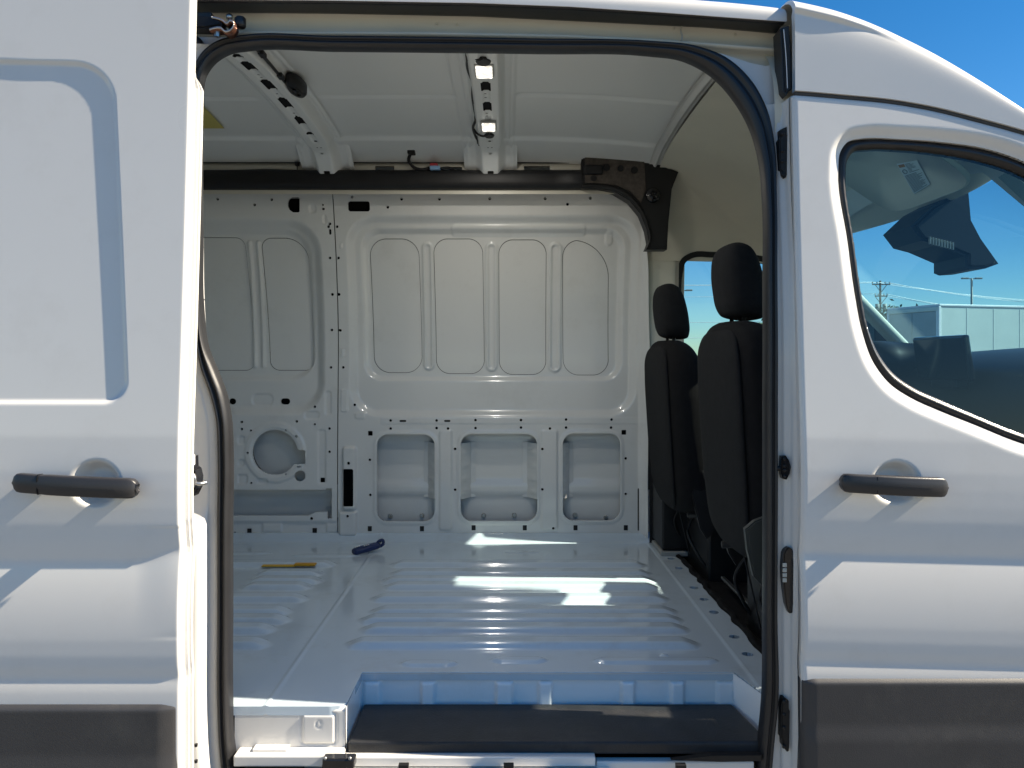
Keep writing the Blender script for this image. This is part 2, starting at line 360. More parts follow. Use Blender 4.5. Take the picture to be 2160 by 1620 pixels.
def relF(u, v):
    d = 0.024*sm(-A1(u, v)/0.040) + 0.022*sm(-A2(u, v)/0.030)
    for r_ in ribsF: s = r_(u, v); d = d - 0.007*sm((0.011-np.abs(s+0.009))/0.009)
    for r_ in (post, foot): d = d - 0.022*sm(-r_(u, v)/0.010)
    for r_ in ys: d = d - 0.006*sm(-r_(u, v)/0.010)
    for r_ in pads: d = d - 0.004*sm(-r_(u, v)/0.006)
    d = d - 0.004*sm(-topb(u, v)/0.008)
    for r_ in openF: s = r_(u, v); d = d - 0.004*sm((0.022-np.abs(s))/0.014)
    h895 = Wp(1000, 895)[1]; d = d - 0.0022*sm((v-h895)/0.003)*sm((Wp(1000, 880)[1]-v)/0.004)*sm((u-Wp(800, 895)[0])/0.01)
    hb = Wp(1000, 1124)[1]; d = d + 0.006*sm((hb-v)/0.012)
    d = d - 0.05*sm((u-Wp(1345, 800)[0])/0.06)      # pillar return at the front edge
    return d
def sdF(u, v):
    s = np.maximum(outF(u, v), seamx(v)+0.0024-u)
    for f in blankF + openF + slotF + dotF + smallF: s = np.maximum(s, -f(u, v))
    return s
wx0, wx1 = Wp(690, 700)[0], Wp(1372, 700)[0]; wz0, wz1 = HF-0.005, Wp(1000, 404)[1]+0.004
wallF = sheet('side_wall_panel', wx0-0.02, wx1+0.02, wz0, wz1, 0.0042, lambda u, v: (u, Yw(v)+relF(u, v), v), 'paint_in', VAN, sdF, (0, 0.012, 0))
def blank(fn, parent, x0, x1, z0, z1, rel):
    return sheet('window_blank', x0, x1, z0, z1, 0.006, lambda u, v: (u, Yw(v)+rel+0.0045, v), 'paint_in', parent, lambda u, v: fn(u, v)+0.0022)
for i, fn in enumerate(blankF):
    a, b = Wp([770, 905, 1040, 1178][i], 640)[0], Wp([896, 1030, 1163, 1300][i], 640)[0]
    blank(fn, wallF, a, b, Wp(0, 800)[1], Wp(0, 490)[1], 0.046)
for (x, y) in ((780,1115),(890,1115),(999,1113),(1107,1113),(1214,1113),(1320,1113)):
    c = Wp(x, y); box('clip', c[0]-.010, c[0]+.010, Yw(c[1])-.001, Yw(c[1])+.012, c[1]-.013, c[1]+.012, 'black', wallF, 0.002)
# brackets behind the lower openings
def bracket(px_in, px_out, parent):
    z1, z0 = Wp(0, 936)[1], Wp(0, 1054)[1]; xa, xb = Wp(px_in, 1000)[0], Wp(px_out, 1000)[0]
    def fn(u, v):
        x = np.interp(u, [0, 1, 1.45], [xa, xa+(xb-xa)*0.68, xb]); y = np.interp(u, [0, 1, 1.45], [3.650, 3.718, 3.722])
        wob = 0.004*np.sin(v*52) ; dim = -0.011*np.exp(-((((v-z0) % 0.062)-0.031)/0.008)**2)*np.clip(1-np.abs(u-0.5)*1.6, 0, 1)
        return (x + np.where(u > 1, 0.2*wob, 0), y + dim, v)
    sheet('bracket', 0, 1.45, z0, z1, 0.010, fn, 'paint_in', parent)
for a, b in ((919, 891), (970, 1002), (1135, 1103), (1185, 1212)): bracket(a, b, wallF)

# rear panel
blankR = [wbl(395, 497, 523, 782, 20, 0, 9), wbl(556, 498, 654, 782, 22, 48, 8)]
cy_, c_ = Wp(580, 954), None
openR = [wc(580, 954, 48), wpoly([(600, 925), (622, 942), (630, 948), (644, 950), (644, 979), (620, 979), (600, 990)]), wc(633, 1004, 11.5),
         wpoly([(380, 1033), (688, 1033), (688, 1030), (700, 1030), (700, 1094), (691, 1094), (691, 1080), (665, 1081), (650, 1088), (380, 1088)])]
holesR = [wpoly([(607, 427), (609, 420), (616, 416), (630, 416), (632, 418), (632, 446), (630, 448), (618, 448), (610, 442), (607, 434)]), wr(588, 841, 608, 854, 7), wr(478, 841, 493, 854, 7),
          wr(679, 438, 685, 443, 1), wr(694, 483, 699, 495, 1), wr(675, 1008, 685, 1018, 1), wr(627, 983, 636, 986, 1)]
dotsR = [(459,420),(537,432),(573,421),(681,432,2.2),(696,472),(693,478),(696,544),(701,621,3.2),(700,696),(698,775),(510,890),(510,905),(626,889),(626,920),(695,904),(695,953),(604,907,2.4),(529,908,2.4),(523,955,2.4),(530,1019,2.4),(604,1000,2.2),(657,1094,3.4),(494,1125,2.6),(664,895,2.4),(664,858)]
dotR = [wc(d[0], d[1], d[2] if len(d) > 2 else 2.9) for d in dotsR]
B1 = wr(120, 458, 686, 878, 72); B2 = wr(150, 478, 662, 806, 58)
ribsR = [wr(522, 503, 534, 778, 6), wr(540, 503, 552, 778, 6)]
ringR = wc(580, 954, 58)
embR = [wr(525, 830, 573, 858, 13), wr(669, 905, 688, 1022, 6), wr(500, 918, 517, 940, 7), wr(500, 968, 517, 985, 7), wr(500, 1000, 523, 1022, 5), wr(640, 866, 675, 886, 8), wr(651, 430, 668, 450, 6), wr(680, 452, 690, 473, 5), wr(540, 1008, 566, 1022, 6), wr(684, 824, 700, 876, 6)]
def relR(u, v):
    d = 0.032*sm(-B1(u, v)/0.050) + 0.018*sm(-B2(u, v)/0.034)
    for r_ in ribsR: d = d - 0.008*sm(-r_(u, v)/0.011)
    d = d - 0.005*sm((0.020-np.abs(ringR(u, v)))/0.012)
    for r_ in embR: d = d + 0.005*sm(-r_(u, v)/0.008)
    d = d + 0.010*sm((Wp(0, 1098)[1]-v)/0.02) - 0.006*sm((0.05-np.abs((u+1.25) % 0.30-0.15))/0.01)*sm((Wp(0, 1100)[1]-v)/0.02)*sm((v-Wp(0, 1128)[1])/0.02)
    return d
def sdR(u, v):
    s = u - (seamx(v)-0.0024)
    for f in blankR + openR + holesR + dotR: s = np.maximum(s, -f(u, v))
    return s
wallR = sheet('side_wall_panel', -2.0, Wp(718, 900)[0], wz0, wz1, 0.0046, lambda u, v: (u, Yw(v)+relR(u, v), v), 'paint_in', VAN, sdR, (0, 0.012, 0))
for i, fn in enumerate(blankR):
    a, b = Wp([385, 545][i], 640)[0], Wp([535, 665][i], 640)[0]
    blank(fn, wallR, a, b, Wp(0, 790)[1], Wp(0, 490)[1], 0.050)
for (x, y) in ((525,1121),(663,1120)):
    c = Wp(x, y); box('clip', c[0]-.010, c[0]+.010, Yw(c[1])+.004, Yw(c[1])+.02, c[1]-.013, c[1]+.012, 'black', wallR, 0.002)
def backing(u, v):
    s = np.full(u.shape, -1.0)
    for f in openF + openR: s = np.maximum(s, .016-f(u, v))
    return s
sheet('hole_shade_backing', -2.0, 0.66, HF, 0.74, 0.012, lambda u, v: (u, Yw(v)+.066, v), 'carpet', VAN, backing)  # added black sheet in the cavity, stands in for shade inside the small holes
# outer skin behind the openings
def skinfar(u, v):
    return (u, 3.728 - 0.15*np.clip((v-0.02)/0.74, 0, 1.5)**1.7 + 0.010*sm((v+0.60)/0.03) - 0.012*sm((v+0.665)/0.035) - 0.008*sm((v+0.40)/0.04), v)
sheet('outer_side_skin', -2.2, 0.80, HF-0.15, 0.95, 0.012, skinfar, 'paint_in', VAN)
for x, y in ((823, 1089), (890, 1088), (1020, 1088), (1085, 1087), (1213, 1087), (1278, 1092)):
    p = P(x, y, 3.722); bm = bmesh.new()
    bmesh.ops.create_cone(bm, cap_ends=True, segments=16, radius1=.012, radius2=.008, depth=.008, matrix=Matrix.Translation((p[0], 3.722, p[2])) @ Matrix.Rotation(math.radians(90), 4, 'X'))
    bmobj('stud', bm, 'steel', VAN)

# ---------------------------------------------------------------- floor
ribY = [3.208, 3.073, 2.974, 2.894, 2.750, 2.611, 2.525, 2.437, 2.311]
def floorh(u, v):
    d = np.zeros_like(u)
    for i, y in enumerate(ribY):
        for (xa, xb) in ((-0.49 + (0.02 if i % 2 else 0), 0.585), (-1.00 if i in (1, 2, 3) else -1.9, -0.69 - (0.02 if i % 2 else 0))):
            a = np.minimum(u-xa, xb-u); w = 0.046*np.clip(a/0.05+0.35, 0, 1)
            d = d + 0.0175*sm((w-np.abs(v-y))/0.026)*sm(a/0.07)
    for xa, xb, y in ((-0.30, -0.13, 2.165), (-0.05, 0.12, 2.19), (0.24, 0.60, 2.185), (-1.9, -0.76, 2.13)):
        a = np.minimum(u-xa, xb-u); d = d + 0.007*sm((0.026*np.clip(a/0.05+0.3, 0, 1)-np.abs(v-y))/0.012)*sm(a/0.02)
    for xa, xb, y in ((-1.9, -1.02, 3.40), (-0.93, -0.62, 3.36), (-0.02, 0.16, 3.42)):
        a = np.minimum(u-xa, xb-u); d = d + 0.005*sm((0.03*np.clip(a/0.08+0.2, 0, 1)-np.abs(v-y))/0.015)*sm(a/0.02)
    d = d + 0.005*sm((0.014-np.hypot(u-0.452, v-2.225))/0.008)
    d = d + 0.0035*np.exp(-((u+0.588)/0.004)**2) + 0.003*sm((u-0.655)/0.008)          # overlap joint, front flange
    d = d + 0.0035*np.exp(-((u-0.655)/0.004)**2)
    d = d + 0.035*sm((v-3.585)/0.06)**1.5                                              # upturn at the wall
    return HF + d
fo = [(-2.0, 1.900), (-0.43, 1.900), (-0.405, 1.905), (-0.393, 1.925), (-0.391, 2.108), (0.618, 2.108), (0.640, 2.02), (0.66, 1.93), (0.70, 1.90), (0.735, 1.90), (0.735, 2.15), (0.729, 2.3), (0.737, 2.45), (0.735, 2.62), (0.728, 2.8), (0.738, 3.0), (0.735, 3.3), (0.735, 3.66), (-2.0, 3.66)]
fh = [(0.692, 2.23), (0.695, 2.37), (0.695, 2.60), (0.697, 2.74), (0.695, 2.88), (0.70, 3.30), (-0.115*0+0.70, 3.15)]
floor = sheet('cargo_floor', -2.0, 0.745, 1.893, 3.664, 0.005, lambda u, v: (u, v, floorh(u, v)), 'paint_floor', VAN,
              lambda u, v: np.maximum(poly(u, v, fo), -np.minimum.reduce([circ(u, v, a, b, 0.016) for a, b in fh])), (0, 0, -0.022))
sheet('floor_pan', -2.0, 0.9, 1.9, 3.72, 0.15, lambda u, v: (u, v, HF-0.16+0*u), 'carpet', VAN)
# step well
pad_px = [(765, 805), (885, 921), (1043, 1085), (1133, 1168), (1308, 1342), (1412, 1447), (1510, 1552)]
def riser(u, v):
    d = np.zeros_like(u)
    for a, b in pad_px:
        x0, x1 = (a-CX)/F*2.108, (b-CX)/F*2.108; d = d + 0.011*sm(-rr(u, v, x0, x1, -1.1, HF-0.022, 0.006)/0.009)
    d = d + 0.012*sm((v-(HF-0.014))/0.014)
    return (u, 2.116 - d, v)
sheet('step_riser', -0.395, 0.625, -1.02, HF-0.001, 0.004, riser, 'paint_step', VAN)
def sidew(u, v): return (-0.392 - 0.010*sm((u-1.92)/0.02)*0 + 0*u, u, v)
sheet('step_side', 1.90, 2.118, -1.02, HF-0.003, 0.01, sidew, 'paint_step', VAN)
def sider(u, v): return (0.6145 + 0.05*np.clip((2.108-u)/0.2, 0, 1) + 0*v, u, v)
sheet('step_side', 1.88, 2.118, -1.02, HF-0.002, 0.01, sider, 'paint_step', VAN)
bm = bmesh.new(); bm_box(bm, -0.386, 0.612, 1.893, 2.104, -0.962, -0.930, 0.007, 3)
for v in bm.verts:
    if v.co.y < 2.0 and v.co.x > 0.5: v.co.x += 0.03
mt = bmobj('step_mat', bm, 'mat', VAN)
# sill face with access cover
def sillf(u, v):
    x0, x1 = (636-CX)/F*1.9, (708-CX)/F*1.9; z1, z0 = (CY-1506)/F*1.9, (CY-1570)/F*1.9
    s = rr(u, v, x0, x1, z0, z1, 0.008)
    d = 0.0045*sm((0.0035-np.abs(s))/0.003) - 0.003*sm(-s/0.006)
    s2 = rr(u, v, (668-CX)/F*1.9, (678-CX)/F*1.9, (CY-1534)/F*1.9, (CY-1520)/F*1.9, 0.006); d = d + 0.002*sm((0.0025-np.abs(s2))/0.002)
    return (u, 1.9005 + d + 0.012*sm((v-(HF-0.012))/0.012), v)
sheet('sill_panel', -0.664, -0.394, -0.965, HF-0.002, 0.0035, sillf, 'paint', VAN)
box('sill_tray', -0.652, -0.392, 1.855, 1.90, -0.972, -0.945, 'paint', VAN, 0.004)
box('tray_plate', -0.612, -0.528, 1.872, 1.90, -0.946, -0.938, 'paint', VAN, 0.002)
box('sill_rail', -0.392, 0.215, 1.872, 1.90, -0.980, -0.957, 'paint', VAN, 0.003)
box('sill_rail', 0.218, 0.60, 1.880, 1.905, -1.0, -0.972, 'paint', VAN, 0.004)
prism('rail_wedge', [P(1415, 1602, 1.87)[::2], P(1495, 1592, 1.87)[::2], P(1606, 1591, 1.87)[::2], P(1604, 1604, 1.87)[::2], P(1520, 1606, 1.87)[::2]], 1.866, 1.88, 'black', VAN, 0.001)
box('lower_rail', -0.49, 0.25, 1.84, 1.89, -1.06, -0.983, 'paint', VAN, 0.004)
for px in (851, 1073, 1437, 690):
    p = P(px, 1617, 1.838); box('rail_notch', p[0]-.012, p[0]+.012, 1.836, 1.85, p[2]-.012, p[2]+.004, 'black', VAN, 0.001)
rb = box('roller_bracket', P(680, 0, 1.83)[0], P(748, 0, 1.83)[0], 1.826, 1.856, -.962, -.938, 'gloss', VAN, 0.004)
for px in (686, 738):
    p = P(px, 1600, 1.825); bm = bmesh.new(); bmesh.ops.create_uvsphere(bm, u_segments=10, v_segments=6, radius=.0042, matrix=Matrix.Translation((p[0], 1.826, p[2])))
    bmobj('bolt', bm, 'steel', rb, True)
box('roller_arm', P(508, 0, 1.84)[0], P(640, 0, 1.84)[0], 1.835, 1.865, -1.01, -.974, 'black', VAN, 0.006)

# ---------------------------------------------------------------- roof (inside)
def hroof(x, y):
    a = np.abs(y-2.77); return 0.955 - 0.10*a**2 - 0.62*np.maximum(y-2.77-0.43, 0)**2 - 0.08*np.maximum(x, 0)**2
def roofp(u, v):
    h = hroof(u, v); d = np.zeros_like(u)
    for xa, xb, y in ((0.03, 0.63, 2.80), (-0.69, -0.17, 2.82), (-1.9, -0.9, 2.84)):
        a = np.minimum(u-xa, xb-u); d = d + 0.007*sm((0.022-np.abs(v-y))/0.014)*sm(a/0.03)
    d = d - 0.009*sm((v-3.235)/0.03)
    for x in (-0.155, -0.175, -0.87, 0.02): d = d - 0.006*sm((0.008-np.abs(u-x))/0.006)
    return (u, v, h+d)
sheet('roof_panel', -2.2, 0.66, 2.20, 3.428, 0.009, roofp, 'paint_roof', VAN)
sheet('roof_front_flange', 0.622, 0.672, 2.20, 3.42, 0.007, lambda u, v: (u, v, hroof(u, v)-0.012-0.012*sm((0.010-np.abs(u-0.647))/0.008)), 'paint_in', VAN)
def bow(x0, rects, rounds, dots):
    def sd(u, v):
        s = np.full(u.shape, -1.0)
        for (y, wx, wy) in rects: s = np.maximum(s, -rr(u, v, x0-wx, x0+wx, y-wy, y+wy, 0.003))
        for (x, y, r) in dots: s = np.maximum(s, -circ(u, v/1.0, x0+x, y, r))
        return s
    def fn(u, v):
        a = np.abs(u-x0); w = np.interp(v, [2.0, 3.22, 3.27, 3.45], [0.041, 0.041, 0.032, 0.028])
        t = sm((a-w)/0.022); top = -0.004 - 0.003*sm((a-0.070)/0.003)*sm((0.082-a)/0.003)
        f = -0.048 + 0.004*sm((0.012-a)/0.004)*sm((3.2-v)/0.02)
        ex = -0.040*sm((v-3.27)/0.14)
        return (u + (u-x0)*0.25*sm((v-3.24)/0.04)*t, v, hroof(u, v) + f*(1-t) + top*t + ex)
    return sheet('roof_bow', x0-0.092, x0+0.092, 2.2, 3.422, 0.0042, fn, 'paint_roof', VAN, sd, (0, 0, 0.001))
smalld = [(dx, y, 0.005) for y in (2.46, 2.49, 2.66, 2.70, 2.87, 2.90) for dx in (-0.004,)] + [(0, 3.18, .007), (-.008, 3.24, .004), (.008, 3.24, .004), (0, 3.29, .006)]
bowA = bow(-0.068, [(2.575, 0.0165, 0.045), (2.79, 0.0155, 0.045), (3.385, 0.013, 0.012)], [], smalld)
bowB = bow(-0.780, [(2.36, 0.0165, 0.040), (2.555, 0.0165, 0.048), (2.75, 0.0165, 0.050), (2.945, 0.0150, 0.038), (3.385, 0.013, 0.012)], [], [(0, 3.09, .015), (0, 2.26, .016)] + smalld)
for xb_ in (-0.068, -0.780):
    sheet('bow_shade_backing', xb_-.032, xb_+.032, 2.06, 3.28, .02, lambda u, v: (u, v, hroof(u, v)-.0420), 'carpet', VAN)  # added black sheets just above the bow face, so its holes look shaded
def disc(name, x, y, z, rx, ry, dep, m, parent):
    bm = bmesh.new(); bmesh.ops.create_cone(bm, cap_ends=True, segments=24, radius1=1, radius2=0.8, depth=1, matrix=Matrix.Diagonal((rx, ry, -dep, 1)))
    bmesh.ops.translate(bm, verts=bm.verts, vec=(x, y, z)); return bmobj(name, bm, m, parent)
for y, r in ((2.305, 0.024), (3.105, 0.021)):
    disc('grommet', -0.068, y, float(hroof(0, y))-0.050, r, r*1.5, 0.006, 'black', bowA)
for y in (2.385, 2.985):
    h = float(hroof(0, y))-0.051
    L = box('lamp', -0.068-.030, -0.068+.030, y-.052, y+.052, h-.004, h+.006, 'greyplastic', bowA, 0.003)
    L['label'] = 'lit rectangular LED cargo lamp'
    box('lamp_lens', -0.068-.025, -0.068+.025, y-.044, y+.044, h-.012, h-.003, 'led', L, 0.004, 3)
    pl = bpy.data.lights.new('cargo_lamp_light', 'AREA'); pl.energy = 1.2; pl.shape = 'RECTANGLE'; pl.size = .05; pl.size_y = .085; pl.color = (1, .95, .86)
    po = bpy.data.objects.new('cargo_lamp_light', pl); po.location = (-0.068, y, h-.016+CZ); link(po, L)
# speaker-like grommet on the rear bow, wiring
hb = float(hroof(0, 2.62))
V = []
for k, (t, s) in enumerate(((0, .75), (.008, 1), (.03, .98), (.040, .80), (.044, .45))):
    th = np.linspace(0, 2*np.pi, 28, endpoint=False)
    V.append(np.stack([-0.708+.030*s*np.cos(th), 2.62+.085*s*np.sin(th), np.full(28, hb-0.008-t)], -1))
loft('cable_grommet', V, 'black', bowB)
def roofpt(px, py, drop): 
    Y = 2.7
    for _ in range(8): Y = (float(hroof(0, Y))-drop)*F/(CY-py)
    return P(px, py, Y)
tube('wiring_harness', [roofpt(990, 108, .03), roofpt(987, 122, .03), roofpt(988, 150, .025), roofpt(995, 168, .03), roofpt(997, 205, .03), roofpt(1001, 232, .025), roofpt(1004, 250, .03), roofpt(998, 268, .03), roofpt(1002, 285, .03), roofpt(1010, 300, .035), P(1010, 320, 3.36), P(1012, 345, 3.40), P(1019, 366, 3.40)], 0.0052, 'black', bowA, 8)
tube('lamp_wire', [roofpt(989, 120, .03), roofpt(1002, 124, .045), roofpt(1014, 126, .052), roofpt(1020, 122, .05)], 0.0032, 'black', bowA, 8)
tube('lamp_wire', [roofpt(998, 270, .03), roofpt(1008, 283, .05), roofpt(1022, 287, .06), roofpt(1032, 281, .05)], 0.0042, 'black', bowA, 8)
for px, py in ((999, 166), (1003, 211), (1006, 250), (989, 119), (1011, 298)):
    p = roofpt(px, py, .028); box('wire_clip', p[0]-.010, p[0]+.010, p[1]-.02, p[1]+.02, p[2]-.008, p[2]+.006, 'black', bowA, 0.003)
tube('wiring_harness', [roofpt(538, 100, .036), roofpt(552, 115, .034), roofpt(572, 138, .034), roofpt(590, 160, .034), roofpt(608, 182, .036)], 0.005, 'black', bowB, 8)
for px, py in ((553, 113), (592, 160)):
    p = roofpt(px, py, .036); box('wire_clip', p[0]-.009, p[0]+.009, p[1]-.018, p[1]+.018, p[2]-.008, p[2]+.006, 'black', bowB, 0.003)
prism('warning_sticker', [(-1.30, 0), (-1.139, 0), (-1.130, 0.285), (-1.30, 0.60)], 0, 0.001, 'sticker', VAN, 0)
st_ = bpy.data.objects['warning_sticker'] if 'warning_sticker' in bpy.data.objects else None
# lay the sticker on the rear roof panel
me = st_.data; q = np.zeros(len(me.vertices)*3, np.float32); me.vertices.foreach_get('co', q); q = q.reshape(-1, 3)
lx, lz = q[:, 0].copy(), q[:, 2]-CZ; yy = 3.14-lz*0.9
q[:, 0] = lx+0.0; q[:, 2] = hroof(q[:, 0], yy)+CZ-0.006-q[:, 1]; q[:, 1] = yy
me.vertices.foreach_set('co', q.ravel()); me.update()
# ragged sealant at the bow flanges
for x in (-0.005+0.012, -0.143+0.0):
    ys_ = np.linspace(2.2, 3.36, 90)
    tube('sealant_bead', [(x+random.uniform(-.0016, .0016), y, float(hroof(x, y))-.003) for y in ys_], 0.0022, 'sealant', bowA, 5, 0)
# cant rail (cream primer) + slots, header trim
ZT, ZB = 0.868, 0.73
slots = [P(791, 350, 3.425)[::2]+P(832, 364, 3.425)[::2], P(930, 352, 3.425)[::2]+P(975, 364, 3.425)[::2], P(1105, 350, 3.425)[::2]+P(1160, 364, 3.425)[::2], P(1187, 358, 3.425)[::2]+P(1191, 362, 3.425)[::2]]
sheet('cant_rail', -2.2, 0.66, ZB, ZT, 0.006, lambda u, v: (u, 3.424+0.012*sm((v-.85)/.02), v), 'primer', VAN,
      lambda u, v: np.maximum.reduce([-rr(u, v, s[0], s[2], s[3], s[1], .004) for s in slots]), (0, .02, 0))
tube('roof_gap_seal', [(-2.2, 3.424, .868), (0.3, 3.424, .868)], 0.0022, 'rubber', VAN, 6, 0)
th = np.linspace(0, 2*np.pi, 32, endpoint=False); ca, sa = superring(32, 0.050, 0.0435, 3.2)
bumps = lambda x: 0.004*math.exp(-((x+1.05)/.10)**2)
loft('header_trim', [np.stack([np.full(32, x), 3.435+ca, 0.791+sa+bumps(x)*(sa > 0)], -1) for x in list(np.linspace(-2.2, -0.7, 30))+[-.4, 0, .2, .33]], 'black', VAN)
c = P(868, 322, 3.36); box('wire_clip', c[0]-.016, c[0]+.016, c[1]-.02, c[1]+.02, c[2]-.008, c[2]+.016, 'black', VAN, .003)
tube('connector_wire', [P(866, 325, 3.37), P(862, 338, 3.39), P(872, 352, 3.40), P(890, 358, 3.40), P(906, 354, 3.40)], .007, 'black', VAN)
tube('connector_wire', [P(930, 356, 3.40), P(945, 354, 3.41), P(962, 362, 3.41)], .006, 'black', VAN)
c = P(918, 354, 3.395); box('connector', c[0]-.022, c[0]+.022, c[1]-.018, c[1]+.018, c[2]-.012, c[2]+.006, 'bluecon', VAN, .003)
box('connector', c[0]-.022, c[0]+.012, c[1]-.016, c[1]+.020, c[2]+.004, c[2]+.018, 'red', VAN, .003)
c = P(627, 346, 3.41); box('wire_clip', c[0]-.008, c[0]+.008, c[1]-.01, c[1]+.01, c[2]-.008, c[2]+.008, 'black', VAN, .002)
tube('thin_rod', [P(627, 346, 3.41), P(627, 364, 3.41)], .002, 'black', VAN, 6, 0)
# corner trim
def pp(l, Y): return [P(a, b, Y)[::2] for a, b in l]
arch_in = [(1225, 399), (1262, 399), (1295, 405), (1327, 424), (1350, 452), (1363, 485), (1368, 512), (1362, 527)]
ct = prism('corner_trim', pp([(1406, 527), (1409, 470), (1416, 400), (1430, 364), (1402, 352), (1396, 312), (1378, 306), (1368, 316), (1300, 318), (1228, 321), (1226, 340)], 3.40) + pp(arch_in, 3.40), 3.385, 3.46, 'black', VAN, .006)
prism('felt_pad', pp([(1233, 324), (1358, 321), (1362, 400), (1352, 428), (1330, 404), (1300, 391), (1262, 387), (1234, 386)], 3.385), 3.379, 3.386, 'felt', ct, .002)
loft('edge_bead', [np.stack([np.full(10, p[0])+.007*np.cos(np.linspace(0, 2*np.pi, 10, endpoint=False))*0.7, 3.382+.010*np.sin(np.linspace(0, 2*np.pi, 10, endpoint=False)), np.full(10, p[1])+.010*np.cos(np.linspace(0, 2*np.pi, 10, endpoint=False))], -1) for p in spline(pp([(a+3, b-6) for a, b in arch_in], 3.385), 5)], 'black', ct)
for x, y, r in ((1279, 353, 8), (1309, 355, 7), (1338, 359, 8), (1252, 376, 7)):
    p = P(x, y, 3.379); bm = bmesh.new(); bmesh.ops.create_cone(bm, cap_ends=True, segments=20, radius1=r*.00206, radius2=r*.0019, depth=.006, matrix=Matrix.Translation((p[0], 3.378, p[2])) @ Matrix.Rotation(math.radians(90), 4, 'X'))
    bmobj('plug', bm, 'black', ct)
p = P(1253, 357, 3.37); box('clip_block', p[0]-.045, p[0]+.04, 3.360, 3.385, p[2]-.022, p[2]+.018, 'black', ct, .008, 3)
p = P(1378, 411, 3.37); disc('knob', 0, 0, 0, 1, 1, 1, 'black', ct); kn = bpy.data.objects[[o.name for o in ct.children if o.name.startswith('knob')][0]]
bpy.data.objects.remove(kn)
loft('knob', [np.stack([p[0]+r*np.cos(th), np.full(32, y), p[2]+r*np.sin(th)], -1) for r, y in ((.032, 3.39), (.032, 3.372), (.026, 3.366), (.018, 3.368), (.016, 3.36), (.006, 3.357))], 'gloss', ct)

# ---------------------------------------------------------------- cab inside
def headl(u, v):            # u = X, v = angle -1..1 across
    s0 = np.clip(v, -1, 1)*math.pi/2; s0 = np.sign(v)*np.abs(np.sin(s0))**(2/3.4); b_ = 1-s0**2; t0 = (u-0.668)/(1.48-.668); u = .668+t0*(.632+.18*b_); q = (u-0.655)/0.825; top = 0.890 - 0.365*np.clip(t0, 0, 1.2)**1.6; bot = np.minimum(np.where(v > 0, 0.462-0.02*q, 0.565-0.05*q), top-.012)
    th_ = v*math.pi/2; c_, s_ = np.cos(th_), np.sin(th_)
    y = 2.77 + 0.835*np.sign(s_)*np.abs(s_)**(2/3.4); z = bot + (top-bot)*np.abs(c_)**(2/3.4)
    return (u, y, z)
sheet('headliner', 0.668, 1.48, -1, 1, 0.02, headl, 'cream', VAN)
sheet('pillar_trim', 0.655, 0.83, -0.03, 0.50, 0.01, lambda u, v: (u, 3.622+0.01*sm((u-.78)/.02)-0.10*np.clip(v-0.2, 0, 1)**1.5, v), 'cream', VAN)
sheet('pillar_trim_lower', 0.655, 0.80, -0.60, -0.028, 0.02, lambda u, v: (u, 3.592+0*v, v), 'black', VAN)
sheet('driver_side_lower_trim', 0.66, 0.80, HF-.02, -0.55, 0.02, lambda u, v: (u, 3.585+0*v, v), 'black', VAN)
win = [(0.808, .05), (0.812, .30), (0.818, .40), (0.832, .452), (0.865, .472), (0.95, .474), (1.2, .452), (1.40, .39), (1.55, .27), (1.70, .11), (1.74, .03), (1.70, .0), (0.83, .0), (0.812, .012)]
winp = spline(win, 4, True)
dd = sheet('driver_door', 0.80, 1.85, HF-.05, 0.52, 0.012, lambda u, v: (u, 3.615-0.05*sm((-.02-v)/.08)-0.10*np.clip(v-0.2, 0, 1)**1.5, v), 'black', VAN, lambda u, v: np.maximum(-poly(u, v, winp), np.minimum(poly(u, v, winp)-.026, v+.02)), (0, .06, 0))
sheet('window_glass', 0.79, 1.80, -.03, 0.50, 0.02, lambda u, v: (u, 3.672-0.10*np.clip(v-0.2, 0, 1)**1.5, v), 'glass', dd, lambda u, v: poly(u, v, winp)-.02)
sheet('cab_floor', 0.728, 2.3, 1.92, 3.66, 0.05, lambda u, v: (u, v, HF-0.018+0.012*np.sin(v*9)*np.exp(-(u-.74)*6)), 'carpet', VAN)
# dark insulation lip at the cargo floor edge
lip = [(0.742+random.uniform(-.006, .006), y, HF+random.uniform(-.002, .006)) for y in np.linspace(2.05, 3.55, 34)]
tube('insulation_edge', lip, 0.012, 'carpet', VAN, 8, 3)
box('side_bin', 0.672, 0.82, 3.35, 3.59, -0.82, -0.56, 'black', VAN, 0.008)
box('bin_foot', 0.665, 0.80, 3.34, 3.56, -0.846, -0.825, 'greyplastic', VAN, 0.004)

